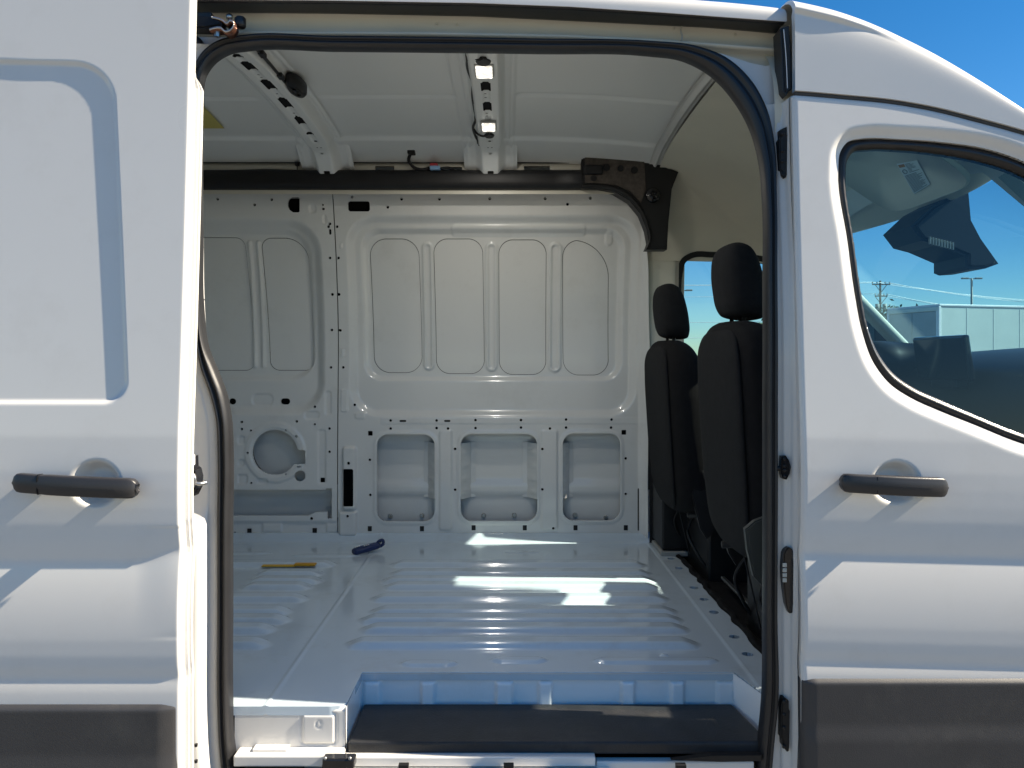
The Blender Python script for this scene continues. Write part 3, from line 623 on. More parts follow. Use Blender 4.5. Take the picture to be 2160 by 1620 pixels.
def seat(cy, w, name_label, shx=0.0, shz=0.0):
    root_loc = (0.9, cy, CZ+HF)
    seat_o = None
    def ring(cx, hx, hy, z, e=3.6, n=40, tilt=0.0):
        a, b = superring(n, hx, hy, e); return np.stack([cx+a, cy+b, z + tilt*a], -1)
    # backrest: rounded slab leaning back
    secs = []
    for z, xb, dx, hy, e in ((-.56, .672, .075, .17, 3), (-.54, .664, .090, .20, 3.2), (-.46, .650, .100, .225, 3.6), (-.34, .640, .100, .236, 3.8), (-.18, .630, .094, .240, 3.8), (-.04, .622, .086, .238, 3.6), (.03, .620, .078, .226, 3.2), (.075, .624, .066, .196, 2.9), (.100, .632, .052, .150, 2.6), (.112, .645, .034, .09, 2.3)):
        secs.append(ring(xb+dx, dx, hy*w/.48, z, e))
    p = np.array(secs); sp_ = np.stack([spline(p[:, j], 4) for j in range(p.shape[1])], 1)
    seat_o = loft('seat', sp_, 'fabric2', VAN); seat_o['label'] = name_label
    # back panel (hard cover) slightly proud
    secs = []
    for z, xb, hy in ((-.555, .668, .12), (-.52, .655, .165), (-.40, .641, .192), (-.2, .627, .200), (-.04, .6185, .198), (.03, .6165, .185), (.07, .621, .150), (.088, .628, .10)):
        secs.append(ring(xb+.013, .014, hy*w/.48, z, 3))
    p = np.array(secs); sp_ = np.stack([spline(p[:, j], 4) for j in range(p.shape[1])], 1)
    loft('back_cover', sp_, 'fabric', seat_o)
    # headrest
    secs = []
    for z, cx, hx, hy, e in ((.122, .705, .032, .075, 2.4), (.129, .703, .050, .100, 2.8), (.150, .700, .058, .116, 3), (.20, .694, .061, .123, 3.2), (.26, .686, .058, .122, 3.2), (.305, .681, .050, .112, 3), (.330, .680, .038, .095, 2.6), (.342, .681, .018, .06, 2.3)):
        secs.append(ring(cx+0.0, hx, hy, z, e, tilt=-0.12))
    p = np.array(secs); sp_ = np.stack([spline(p[:, j], 4) for j in range(p.shape[1])], 1)
    hr = loft('headrest', sp_, 'fabric', seat_o)
    for s in (-1, 1):
        tube('headrest_post', [(.688, cy+s*.062, .085), (.693, cy+s*.062, .130)], .0065, 'steel', seat_o, 10, 0)
        box('post_collar', .672, .706, cy+s*.062-.016, cy+s*.062+.016, .098, .112, 'black', seat_o, .004)
    # cushion, valance, pedestal
    secs = [np.stack([np.full(36, x), cy+a, -.46+dz+b], -1) for x, hy, hz, dz, e in ((.74, .20, .045, -.01, 2.6), (.76, .23, .065, 0, 3.2), (.95, .24, .075, 0, 3.6), (1.15, .24, .08, .012, 3.6), (1.24, .22, .06, .01, 3), (1.27, .18, .03, 0, 2.6)) for a, b in [superring(36, hy*w/.48, hz, e)]]
    loft('cushion', np.array(secs), 'fabric2', seat_o)
    for s in (-1, 1):
        prism('side_valance', [(.70, -.50), (.74, -.44), (.84, -.46), (.95, -.50), (1.22, -.50), (1.22, -.58), (.84, -.60), (.76, -.68), (.735, -.64)], cy+s*.25-.012, cy+s*.25+.012, 'greyplastic' if (s < 0 and cy < 2.6) else 'black', seat_o, .004)
    box('pedestal', .78, 1.18, cy-.20, cy+.20, HF-.02, -.62, 'black', seat_o, .01)
    for s in (-1, 1):
        tube('seat_rail', [(.70, cy+s*.20, -.60), (1.25, cy+s*.20, -.585)], .012, 'black', seat_o, 8, 0)
        tube('cable', [(.76, cy+s*.1, -.60), (.72, cy+s*.12, -.68), (.75, cy+s*.15, -.76), (.80, cy+s*.16, -.84)], .006, 'black', seat_o, 8)
    tube('buckle_stalk', [(.80, cy-.27, -.52), (.74, cy-.265, -.42), (.715, cy-.262, -.36)] if cy > 2.6 else [(.80, cy+.27, -.56), (.74, cy+.265, -.46), (.70, cy+.262, -.40)], .008, 'black', seat_o, 8)
    tube('recliner_wire', [(.66, cy-.12, -.50), (.69, cy-.10, -.60), (.74, cy-.06, -.78)], .003, 'black', seat_o, 6)
    disc('recliner_cap', .70, cy-.24, -.50, .03, .012, .03, 'gloss', seat_o)
    for ob in [seat_o] + list(seat_o.children_recursive):
        if ob.name.startswith(('seat', 'back_cover', 'headrest', 'post_collar')) and not ob.name.startswith('seat_rail'):
            ob.data.transform(Matrix.Translation((shx, 0, shz)))
    return seat_o
seat(2.325, .54, 'dark fabric passenger seat nearer the open side door')
seat(3.205, .56, 'dark fabric driver seat on the far side of the cab', -.015, -.034)
# lap of seat belt beside the passenger seat
prism('belt_guide', pp([(1570, 1115), (1590, 1098), (1611, 1090), (1612, 1240), (1588, 1215), (1575, 1160)], 2.02), 2.01, 2.03, 'belt', VAN, .004)
box('cable_rail', .80, .815, 2.08, 2.9, HF+.03, HF+.04, 'steel', VAN, .002)
# dashboard
dp = [(1.42, -.34), (1.395, -.14), (1.41, -.05), (1.47, -.005), (1.60, .026), (1.85, .036), (2.05, .03), (2.3, -.05), (2.3, -.86), (1.62, -.86), (1.55, -.5)]
dps = spline(dp, 3, True)
dash = loft('dashboard', np.stack([np.stack([dps[:, 0]+(0.03*math.cos((y-2.77)*3)-.03)+.15, np.full(len(dps), y), dps[:, 1]+0.010*math.sin((y-2.2)*4)*(dps[:, 1] > -.2)], -1) for y in np.linspace(1.95, 3.6, 24)]), 'black', VAN)
R = Matrix.Translation((1.50, 2.675, .004)) @ Matrix.Rotation(math.radians(-8), 4, 'Y')
ts = bmesh.new(); bm_box(ts, -.012, .012, -.158, .158, -.075, .078, .008, 3); bmesh.ops.transform(ts, matrix=R, verts=ts.verts); tso = bmobj('touchscreen', ts, 'gloss', dash)
ts = bmesh.new(); bm_box(ts, -.0136, -.0122, -.148, .148, -.064, .067, .0, 1); bmesh.ops.transform(ts, matrix=R, verts=ts.verts); bmobj('display', ts, 'screen', tso)
box('screen_mount', 1.50, 1.56, 2.60, 2.75, -.10, .02, 'black', dash, .01)
sw = []
t_ = np.linspace(0, 2*np.pi, 41)
tube('steering_wheel', [(1.33-.09*math.sin(a), 3.15+.19*math.cos(a), -.03+.165*math.sin(a)) for a in t_], .017, 'black', dash, 10, 0)
loft('wheel_hub', [np.stack([np.full(20, x), 3.15+a, -.04+b], -1) for x, r in ((1.36, .085), (1.33, .10), (1.31, .07)) for a, b in [superring(20, r, r*.8, 2.6)]], 'black', dash)
tube('wheel_spoke', [(1.345, 2.98, -.04), (1.345, 3.32, -.04)], .018, 'black', dash, 8, 0)
loft('instrument_hood', [np.stack([x+.0*a, 3.15+a, .0+b], -1) for x, s in ((1.42, 1.0), (1.5, 1.02), (1.62, .9)) for a, b in [superring(28, .19*s, .075*s, 2.4)]], 'black', dash)
# windscreen, pillars
def wsc(u, v):
    b_ = 1-((u-2.77)/.80)**2
    return (1.30+.18*b_+.66*v, u, .50+.03*b_-.60*v+.03*v*(1-v))
sheet('windshield', 1.98, 3.56, 0, 1, 0.04, wsc, 'windshield', VAN)
def apillar(cy, s):
    secs = []
    for t in np.linspace(0, 1, 9):
        x = 1.27+.60*t; z = .53-.56*t; y = cy + s*(.10*t)
        a, b = superring(20, .024, .042, 3); ca_, sa_ = math.cos(.75), math.sin(.75)
        secs.append(np.stack([x+a*sa_+0*b, y+b, z+a*ca_], -1))
    return loft('a_pillar_trim', secs, 'cream', VAN)
apillar(3.40, 1); apillar(1.97, -1)
prism('sail_panel', pp([(1840, 676), (1872, 706), (1912, 745), (1842, 750)], 3.56), 3.54, 3.60, 'black', VAN, .004)
# sun visors, label, mirror, camera housing
def visor(y0, y1):
    a, b = superring(30, .5, .5, 6)
    V = []
    for t, s in ((0, .96), (.006, 1), (.014, 1), (.02, .96)):
        V.append(np.stack([1.13+b*.34*s, (y0+y1)/2+a*(y1-y0)*s, .615-.20*(b*.34*s)/.34*1.15-t], -1))
    return loft('sun_visor', V, 'cream', VAN)
v1 = visor(2.12, 2.62)
def onvis(px, py, dz=0.0):        # point of the visor's underside seen at a photo position
    k = (px-CX)/F; m_ = (CY-py)/F; Y = (.594-dz+.676*1.13)/(m_+.676*k); return np.array((k*Y, Y, m_*Y))
Q4 = [onvis(*p_) for p_ in ((1891, 345), (1934, 337), (1962, 388), (1928, 409))]
def flat(name, quad, m, parent, off): return raw(name, np.array(quad)-np.array((0, 0, .001+off)), [[0, 1, 2, 3]], m, parent, False)
lab = flat('warning_label', Q4, 'label', v1, 0)
def bil(a, b): return (Q4[0]*(1-a)+Q4[1]*a)*(1-b)+(Q4[3]*(1-a)+Q4[2]*a)*b
def lq(a0, a1, b0, b1): return [bil(a0, b0), bil(a1, b0), bil(a1, b1), bil(a0, b1)]
flat('label_heading', lq(.04, .34, .04, .13), 'orange', lab, .0006)
rng = random.Random(3)
for k in range(8): flat('label_line', lq(.38, .55+.4*rng.random(), .05+.04*k, .065+.04*k), 'ink', lab, .0006)
for k in range(15): flat('label_line', lq(.06, .6+.34*rng.random(), .40+.038*k, .416+.038*k), 'ink', lab, .0006)
cc_ = bil(.19, .27)
e1_, e2_ = (Q4[1]-Q4[0])/np.linalg.norm(Q4[1]-Q4[0]), (Q4[3]-Q4[0])/np.linalg.norm(Q4[3]-Q4[0])
tube('label_pictogram', [cc_+.009*math.cos(a)*e1_+.009*math.sin(a)*e2_-np.array((0, 0, .002)) for a in np.linspace(0, 2*np.pi, 21)], .0009, 'ink', lab, 5, 0)
# camera housing behind mirror and the mirror
hs = pp([(1905, 482), (1950, 440), (2004, 412), (2024, 404), (2030, 470), (2050, 508), (2087, 560), (2060, 570), (2030, 572), (2018, 567), (2018, 545), (1962, 521), (1928, 512)], 2.62)
ch = prism('mirror_housing', hs, 2.56, 2.76, 'black', VAN, .012, 3)
for k in range(9):
    p = P(1962+k*6, 506+k*1.5, 2.555); box('vent_slat', p[0]-.0022, p[0]+.0022, 2.552, 2.562, p[2]-.014, p[2]+.010, 'greyplastic', ch, .0005)
# inner side of the front passenger door, bulkhead closers
sheet('door_inner_trim', 0.70, 1.9, HF-.1, -0.25, 0.05, lambda u, v: (u, 1.935+0*u, v), 'black', VAN)
sheet('rear_closing_panel', 1.90, 3.75, HF-.2, 0.98, 0.1, lambda u, v: (-2.15+0*u, u, v), 'paint_in', VAN)
sheet('rear_side_lining', -2.2, -0.95, HF-.05, 0.93, 0.05, lambda u, v: (u, 1.94+.09*np.clip(v/.8, 0, 1.2)**1.5, v), 'paint_in', VAN)

# ---------------------------------------------------------------- outside: door aperture, seal, track
def Ys(z): return 1.885 + 0.095*np.clip((z-0.0)/0.82, 0, 1.3)**1.6
def Sp(px, py):
    Y = 1.9
    for _ in range(6): Y = float(Ys((CY-py)/F*Y))
    return ((px-CX)/F*Y, (CY-py)/F*Y)
outer = [(474,1680),(470,1640),(463,1560),(460,1480),(460,1290),(460,1100),(461,960),(456,875),(443,825),(425,775),(416,715),(413,640),(410,500),(408,300),(407,190),(412,145),(430,112),(462,88),(510,77),(700,78),(900,80),(1140,84),(1380,89),(1460,97),(1530,122),(1585,172),(1618,235),(1633,310),(1637,420),(1638,600),(1639,800),(1639,1050),(1638,1300),(1640,1480),(1632,1560),(1625,1640),(1621,1680)]
inner = [(508,1680),(502,1640),(490,1560),(487,1480),(487,1290),(487,1100),(488,960),(484,880),(474,830),(455,780),(437,735),(426,650),(424,500),(423,300),(424,200),(432,155),(452,128),(482,110),(520,103),(700,104),(900,106),(1140,109),(1370,114),(1440,124),(1500,155),(1550,208),(1585,270),(1604,340),(1612,430),(1613,600),(1613,800),(1613,1050),(1612,1300),(1610,1480),(1603,1560),(1597,1640),(1592,1680)]
om = spline([Sp(*p) for p in outer], 6); im = spline([Sp(*p) for p in inner], 6)
prof_t = np.array([-.06, 0, .06, .14, .26, .36, .42, .48, .55, .64, .74, .82, .88, .95, 1.0, 1.02, 1.02])
prof_d = np.array([-.012, .0, .012, .018, .020, .017, .011, .011, .016, .019, .018, .014, .012, .008, -.002, -.010, -.016])
V = []
for a, b in zip(om, im):
    p = a[None]*(1-prof_t[:, None]) + b[None]*prof_t[:, None]
    V.append(np.stack([p[:, 0], Ys(p[:, 1])-prof_d, p[:, 1]], -1))
loft('door_seal', V, 'rubber', VAN, closed=False)
mid = om*0.5+im*0.5
mid_poly = np.concatenate([mid, [[0.5, -1.4], [-0.5, -1.4]]])
def top_curve(x): return np.interp(x, [-0.85, -0.75, -0.2, 0.2, 0.38, 0.47, 0.55, 0.62, 0.66, 0.70], [(CY-y)/F*1.97 for y in (71, 72, 76, 83, 88, 95, 110, 131, 138, 128)])
sheet('door_frame', -0.80, 0.70, -1.12, 0.84, 0.006, lambda u, v: (u, Ys(v)+0.008+0.0*u, v), 'paint', VAN,
      lambda u, v: np.maximum(-poly(u, v, mid_poly), v-top_curve(u)), (0, .03, 0))
# jamb at the rear (left) and the front (right)
def jamb(name, e_px, pts, mirror=1):
    zs = np.linspace(-1.1, 0.80, 150); V = []
    for z in zs:
        V.append([(x, y, z) for x, y in pts(z)])
    return loft(name, np.array(V), 'paint', VAN, closed=False)
oz = om[:len(om)//2]; o_left = lambda z: np.interp(z, oz[:np.argmax(oz[:, 1]), 1], oz[:np.argmax(oz[:, 1]), 0])
def ljamb(z):
    xs = o_left(z); y0 = float(Ys(z)); d = float(prof(z)); bulge = 0.022*float(sm((-0.36-z)/0.12))
    st = float(sm((-0.34-z)/0.12))
    return [(xs+.004, y0+.004), (xs-.003, y0-.001), (xs-.008, y0-.004), (xs-.018, y0-.005), (xs-.020, y0-.006-st*.006), (xs-.021, y0-.007-st*.026), (xs-.026, y0-.008-st*.036), (xs-.040, y0-.010-st*.038), (xs-.085, y0-.012-st*.036), (xs-.11, YR+d), (xs-.25, YR+d), (xs-1.3, YR+d)]
jamb('rear_door_jamb', 0, ljamb)
ozr = om[np.argmax(om[:, 1]):]
def rjamb(z):
    y0 = float(Ys(min(z, .62))); d = float(prof(z+.018)); e = .694 + .004*float(np.sin((z+.4)*5))
    return [(.640, y0+.004), (.652, y0+.002), (.664, y0+.003), (.670, y0-.002), (.674, y0-.006), (.681, y0-.006), (.687, y0-.010), (e, YR+d+.018)]
loft('front_door_jamb', np.array([[(x, y, z) for x, y in rjamb(z)] for z in np.linspace(-1.1, .64, 120)]), 'paint', VAN, closed=False)
# roof side above the sliding door: bottom edge, shoulder
xs_b = np.array([-2.2, -0.77, -0.43, -0.08, 0.155, 0.39, 0.69, 0.73]); 
zb_b = np.array([.893, .893, .890, .884, .875, .860, .838, .834])
zr_x = np.array([-2.2, -.5, 0, .3, .5, .686, .802, .929, 1.033, 1.149, 1.265, 1.42, 1.70]); zr_z = np.array([.95, .948, .94, .928, .914, .897, .871, .823, .767, .693, .605, .480, .24])
_xx = np.linspace(-2.2, 1.7, 400); _zz = np.interp(_xx, zr_x, zr_z); _zz = np.convolve(np.pad(_zz, 15, mode='edge'), np.ones(31)/31, 'valid')
def zr(x): return np.interp(x, _xx, _zz)
def roofside(zbot, ybot, n=3.0, off=.012):
    def fn(u, v):
        zb = zbot(u); yb = ybot(u, zb); t = np.clip(v, 0, 1)*math.pi/2; top = zr(u)+off; yt = 2.20
        c_, s_ = np.cos(t), np.sin(t); z = zb + (top-zb)*np.abs(s_)**(2/n); y = yt - (yt-yb)*np.abs(c_)**(2/n)
        ov = np.maximum(v-1, 0); y = y + ov*1.14; z = z + 0.06*np.sin(np.minimum(ov, 1)*math.pi)
        return (u, y, z)
    return fn
sheet('cantrail_panel', -2.2, 0.6945, 0, 1, 0.02, roofside(lambda x: np.interp(x, xs_b, zb_b), lambda x, z: YR+.105+0*x, 3.2), 'paint', VAN, None, (0, .012, -.002), True)
gapz = lambda x: np.interp(x, [.69, .70, .93, 1.04, 1.22, 1.5, 1.8], [(CY-y)/F*1.885 for y in (195, 195, 213, 230, 272, 350, 460)])
_gx = np.linspace(.69, 1.8, 300); _gz = np.convolve(np.pad(gapz(_gx), 12, mode='edge'), np.ones(25)/25, 'valid'); gapzs = lambda x: np.interp(x, _gx, _gz)
def foldpanel(u, v):
    x, y, z = roofside(lambda q: gapzs(q)+.004, lambda q, zb: skinR(q, zb)-.003, 8.0, .008)(u, v)
    fz = np.interp(u, [.69, .80, .88, .96, 1.02], [.840, .814, .792, .761, .73]); fade = sm((.99-u)/.22)
    y = y - .011*fade*sm((z-fz)/.016) + .006*fade*sm((z-fz-.02)/.03)
    return (x, y, z)
sheet('roof_side_panel', 0.6985, 1.62, 0, 1, 0.008, foldpanel, 'paint', VAN, None, (0, .02, 0), True)
sheet('roof_skin', -2.2, 1.37, 2.19, 3.36, 0.05, lambda u, v: (u, v, zr(u)+.012+.06*np.sin((v-2.19)/1.17*math.pi)), 'paint', VAN)
def farside(u, v):
    t = v*math.pi/2; zb = .50; top = zr(u)+.012; return (u, 3.34+.30*np.abs(np.cos(t))**(2/3), zb+(np.maximum(top, zb+.02)-zb)*np.sin(t)**(2/3))
sheet('far_roof_side', -2.2, 1.5, 0, 1, 0.05, farside, 'paint', VAN)
# underside seal + roller track
ydk = ([-.80, -.35, -.08, .27, .53, .68], [.8916, .8900, .8845, .868, .856, .842])
def zstrip(x): return np.interp(x, xs_b, zb_b)
def zdark(x): return np.interp(x, [-.85, -.45, -.08, .28, .52, .69], [(CY-y)/F*1.995 for y in (25, 27, 33, 47, 57, 69)])
def zch(x): return np.interp(x, [-.85, -.2, .16, .40, .69], [(CY-y)/F*1.985 for y in (61, 64, 70, 80, 98)])
xs_ = np.linspace(-2.1, .690, 90)
loft('cantrail_seal', np.array([[(x, YR+.106, zstrip(x)+.004), (x, YR+.107, zstrip(x)-.003), (x, YR+.118, zstrip(x)-.004), (x, YR+.135, zstrip(x)*.5+zdark(x)*.5-.001), (x, 1.985, zdark(x)-.004), (x, 1.996, zdark(x)-.002), (x, 2.0, zdark(x)+.01)] for x in xs_]), 'rubber', VAN, closed=False)
loft('roller_track', np.array([[(x, 1.998, zdark(x)+.004), (x, 2.004, zdark(x)-.006), (x, 2.008, zdark(x)-.014), (x, 2.008, zch(x)+.008), (x, 2.002, zch(x)+.001), (x, 1.990, zch(x)-.001), (x, 1.984, zch(x)-.004), (x, 1.984, zch(x)-.010), (x, 1.992, zch(x)-.013), (x, 2.012, zch(x)-.014), (x, 2.016, zch(x)-.03), (x, 2.016, zch(x)-np.interp(x, [.42, .55, .61], [.034, .055, .10]))] for x in xs_]), 'primer', VAN, closed=False)
# dark vertical rubber at the front end of the track
sv = pp([(1644, 62), (1662, 56), (1668, 120), (1669, 190), (1660, 196), (1657, 203), (1652, 196), (1650, 192), (1647, 120)], 1.915)
prism('vertical_seal', sv, 1.905, 1.96, 'rubber', VAN, .004)
tube('seal_lip', [P(1653, 62, 1.902), P(1658, 120, 1.901), P(1661, 186, 1.90)], .0011, 'white', VAN, 6)
tube('sealant_string', [P(1438, 56, 1.99), P(1436, 66, 1.985), P(1439, 76, 1.98), P(1437, 86, 1.975)], .0022, 'sealant', VAN, 6)
for px, py in ((921, 50), (964, 51), (1421, 60), (1551, 73)):
    p = P(px, py, 2.004); bm = bmesh.new(); bmesh.ops.create_uvsphere(bm, u_segments=10, v_segments=6, radius=.0035, matrix=Matrix.Translation(p)); bmobj('weld_stud', bm, 'primer', VAN, True)
# upper hinge arm at the top left corner of the opening
arm = prism('door_arm', pp([(405, 38), (440, 40), (470, 48), (474, 60), (440, 66), (405, 65)], 1.93), 1.91, 1.95, 'black', VAN, .004)
box('arm_stop', P(412, 0, 1.95)[0], P(449, 0, 1.95)[0], 1.94, 1.97, P(0, 42, 1.95)[2], P(0, 28, 1.95)[2], 'rubber', arm, .004)
zz = [(445, 66), (468, 62), (478, 70), (490, 66), (496, 52), (488, 47), (482, 53), (472, 46), (450, 40)]
cr = pp(zz, 1.92)
loft('zigzag_bracket', [np.array([(p[0], 1.912, p[1]-.004), (p[0], 1.945, p[1]-.004), (p[0], 1.945, p[1]+.004), (p[0], 1.912, p[1]+.004)]) for p in spline(cr, 4)], 'copper', arm)
loft('zigzag_edge', [np.array([(p[0], 1.9085, p[1]-.0022), (p[0], 1.912, p[1]-.0022), (p[0], 1.912, p[1]+.0022), (p[0], 1.9085, p[1]+.0022)]) for p in spline(cr, 4)], 'steel', arm)
p = P(458, 71, 1.925); bm = bmesh.new(); bmesh.ops.create_cone(bm, cap_ends=True, segments=6, radius1=.0075, radius2=.0075, depth=.016, matrix=Matrix.Translation(p)); bmobj('hex_bolt', bm, 'steel', arm)
p = P(507, 48, 1.95); loft('guide_roller', [np.stack([p[0]+r*np.cos(th), p[1]+r*np.sin(th), np.full(32, p[2]+z)], -1) for r, z in ((.012, -.012), (.014, -.008), (.014, .010), (.010, .014))], 'rubber', arm)
p = P(484, 36, 1.96); bm = bmesh.new(); bmesh.ops.create_uvsphere(bm, u_segments=12, v_segments=8, radius=.009, matrix=Matrix.Translation(p)); bmobj('pivot_pin', bm, 'steel', arm, True)
p = Sp(411, 93); loft('frame_plug', [np.stack([p[0]+r*np.cos(th), np.full(32, float(Ys(p[1]))+y), p[1]+r*np.sin(th)], -1) for r, y in ((.020, .008), (.020, -.002), (.014, -.006), (.004, -.006))], 'rubber', VAN)

# ---------------------------------------------------------------- fixtures on the front jamb
def fixture(name, pts, Y, dep, m, n=0):
    q = pp(pts, Y); q = list(spline(q, n, True)) if n else q
    return prism(name, q, Y-dep, Y+.012, m, VAN, .003)
def stud(parent, px, py, Y, r, m='steel'):
    p = P(px, py, Y); bm = bmesh.new(); bmesh.ops.create_uvsphere(bm, u_segments=12, v_segments=8, radius=r, matrix=Matrix.Translation(p) @ Matrix.Diagonal((1, .5, 1, 1))); bmobj('stud', bm, m, parent, True)
Yj = 1.90
f1 = fixture('striker_plate', [(1643, 276), (1656, 270), (1658, 286), (1660, 288), (1661, 364), (1658, 374), (1650, 379), (1645, 372), (1644, 362), (1641, 360), (1640, 298), (1643, 292)], Yj+.02, .014, 'black')
for y in (282, 318, 340, 368): stud(f1, 1651, y, Yj+.004, .005, 'black')
Yj = 1.882
f2 = fixture('door_pin_plate', [(1647, 962), (1655, 960), (1662, 970), (1666, 984), (1664, 998), (1657, 1011), (1649, 1009), (1646, 1000), (1646, 975)], Yj-.005, .010, 'gloss')
tube('door_pin', [P(1637, 988, 1.87), P(1645, 988, 1.875), P(1657, 987, 1.885)], .006, 'black', f2, 10, 0)
for y in (968, 983, 992, 1005): stud(f2, 1655, y, Yj-.016, .004, 'black')
f3 = fixture('contact_block', [(1652, 1160), (1659, 1152), (1667, 1155), (1671, 1172), (1671, 1276), (1668, 1290), (1662, 1291), (1656, 1280), (1652, 1256), (1650, 1236), (1649, 1180)], Yj-.005, .012, 'gloss', 3)
for k in range(4):
    p = P(1655.5, 1192+k*10.6, Yj-.018); box('contact_pad', p[0]-.0052, p[0]+.0045, Yj-.0195, Yj-.016, p[2]-.0048, p[2]+.0048, 'sealant', f3, .0008)
f4 = fixture('striker_plate', [(1648, 1470), (1652, 1468), (1661, 1475), (1661, 1492), (1663, 1496), (1662, 1566), (1661, 1580), (1657, 1582), (1648, 1570), (1647, 1556), (1644, 1552), (1645, 1486)], Yj-.005, .012, 'black')
for y in (1480, 1508, 1535, 1575): stud(f4, 1654, y, Yj-.018, .005, 'black')

# ---------------------------------------------------------------- handle builder
def handle(parent, x0, x1, z0, z1, hh, skin, cap):
    """pull handle from x0 to x1, centre height z0->z1, half height hh; skin(x,z)->Y"""
    n = 26; secs = []
    ts = np.concatenate([[0, .012, .035, .07], np.linspace(.12, .88, 18), [.93, .965, .988, 1]])
    for t in ts:
        x = x0+(x1-x0)*t; z = z0+(z1-z0)*t; e = min(t, 1-t); endr = max(.10, 1-max(0, 1-e/.065)**2.6)**(1/2.6)
        off = .025+.013*math.sin(math.pi*min(max(t, 0), 1))**.7
        hz = hh*endr*(1.0 if t > .28 else .96); hy = .0105*(.6+.4*endr)
        a, b = superring(n, hy, hz, 4.6); Y = float(skin(x, z))-off
        secs.append(np.stack([np.full(n, x), Y+a-.004*(np.abs(b) < hz*.25), z+b], -1))
    h = loft('door_handle', secs, 'handle', parent)
    # feet joining handle and skin
    for t0, t1 in ((.06, .25), (.80, .94)):
        xa, xb = x0+(x1-x0)*t0, x0+(x1-x0)*t1; zc = z0+(z1-z0)*(t0+t1)/2; Y = float(skin((xa+xb)/2, zc))
        box('handle_foot', xa, xb, Y-.040, Y+.004, zc-hh*.66, zc+hh*.70, 'handle', h, .006)
    xc = x0+(x1-x0)*cap; a, b = superring(24, .0130, hh*1.01, 4.6); Y = float(skin(xc, z0))-.0345
    loft('cap_groove', [np.stack([np.full(24, xc+d), Y+a*.98, z0+(z1-z0)*cap+b*.99], -1) for d in (-.0009, .0009)], 'black', h)
    return h

# ---------------------------------------------------------------- sliding door (left, standing off the body)
def Lp(px, py):
    Y = YL
    for _ in range(5): Y = YL + float(prof((CY-py)/F*Y))
    return ((px-CX)/F*Y, (CY-py)/F*Y)
def rpoly(pts, radii, n=18):
    out = []; p = [np.array(q, float) for q in pts]
    for k in range(len(p)):
        a, b, c_ = p[k-1], p[k], p[(k+1) % len(p)]; d1 = (a-b)/np.linalg.norm(a-b); d2 = (c_-b)/np.linalg.norm(c_-b)
        half = math.acos(max(-1, min(1, float(d1 @ d2))))/2; t = radii[k]/math.tan(half); ctr = b+(d1+d2)/np.linalg.norm(d1+d2)*radii[k]/math.sin(half)
        v1_, v2_ = b+d1*t-ctr, b+d2*t-ctr; a1 = math.atan2(v1_[1], v1_[0]); da = (math.atan2(v2_[1], v2_[0])-a1+math.pi) % (2*math.pi)-math.pi
        for q in np.linspace(0, 1, n): out.append(ctr+radii[k]*np.array((math.cos(a1+da*q), math.sin(a1+da*q))))
    return np.array(out)
recLs = rpoly([Lp(-560, 108), Lp(240, 131), Lp(271, 853), Lp(-560, 853)], [.03, .100, .048, .03])
pkL = Lp(201, 1020)
XE = -0.7045
def skinL(u, v):
    ed = sm((u-(XE-.10))/.09)                                    # creases die out at the leading edge
    vv = np.where((v < -.36) & (v > -.60), v - .022*ed, v)
    y = YL + prof(vv)
    s = poly(u, v, recLs); y = y + .0062*sm(-s/.010) - .0025*sm((.03-np.abs(s-.03))/.03)*0
    e = np.sqrt(((u-pkL[0])/.0565)**2 + ((v-pkL[1])/.0535)**2); y = y + .034*sm((1-e)/.50)
    y = y + .006*np.clip((u-(XE-.005))/.005, 0, 1)**2             # rolled hem
    return y
ea, eb = Lp(240, 131), Lp(271, 853); esl = (ea[0]-eb[0])/(ea[1]-eb[1]); exm = (ea[0]+eb[0])/2; ezm = (ea[1]+eb[1])/2
def doormap(u, v):                  # mesh columns run parallel to the slanted edge of the pressed panel
    x = u + esl*(np.clip(v, eb[1]-.05, ea[1]+.05)-ezm)*sm((.145-np.abs(u-exm))/.09)
    return (x, skinL(x, v), v)
SD = sheet('sliding_door', -2.0, XE, -1.12, 0.86, 0.0038, doormap, 'paint', VAN)
# leading edge shell: returns inwards from the hem
zs = np.concatenate([np.linspace(-1.12, .70, 150), np.linspace(.705, .86, 30)]); V = []
for z in zs:
    y0 = YL+float(prof(z-.022*float((z < -.36) and (z > -.60))))+.010; st = float(sm((.645-z)/.03)); w = .018*st
    wav = .004*math.sin(z*7)
    k_ = .35+.65*st
    V.append([(XE, y0-.004, z), (XE+.0004, y0+.004*k_, z), (XE+.0004, y0+.014*k_, z), (XE+.0008+.0070*st, y0+.0150*k_, z), (XE+.0008+.0072*st, y0+.0195*k_, z), (XE-.0005+.0062*st, y0+.0205*k_, z), (XE-.0005+.0062*st, y0+.0245*k_, z), (XE+.001+.0105*st, y0+.0250*k_, z), (XE+.001+.0107*st, y0+.034*k_, z), (XE-.02, y0+.040*k_, z), (XE-.2, y0+.040, z), (-2.0, y0+.040, z)])
loft('door_edge_shell', np.array(V), 'paint', SD, closed=False, smooth=False)
a, b = Lp(47, 1013), Lp(303, 1026)
handle(SD, a[0], b[0], a[1], b[1], .0215, lambda x, z: YL+prof(z), .225)
def cladding(parent, x0, x1, zt, yf, rx, name='cladding'):
    def fn(u, v):
        s = rr(u, v, x0, x1, -1.5, zt, rx); y = yf(u, v) - .012*np.sqrt(np.clip(1-(1-np.clip(-s/.012, 0, 1))**2, 0, 1)) - .004*sm((zt-.10-v)/.05)
        return (u, y, v)
    return sheet(name, x0-.005, x1+.005, -1.12, zt+.003, .005, fn, 'clad', parent, lambda u, v: rr(u, v, x0, x1, -1.5, zt, rx), (0, .02, 0))
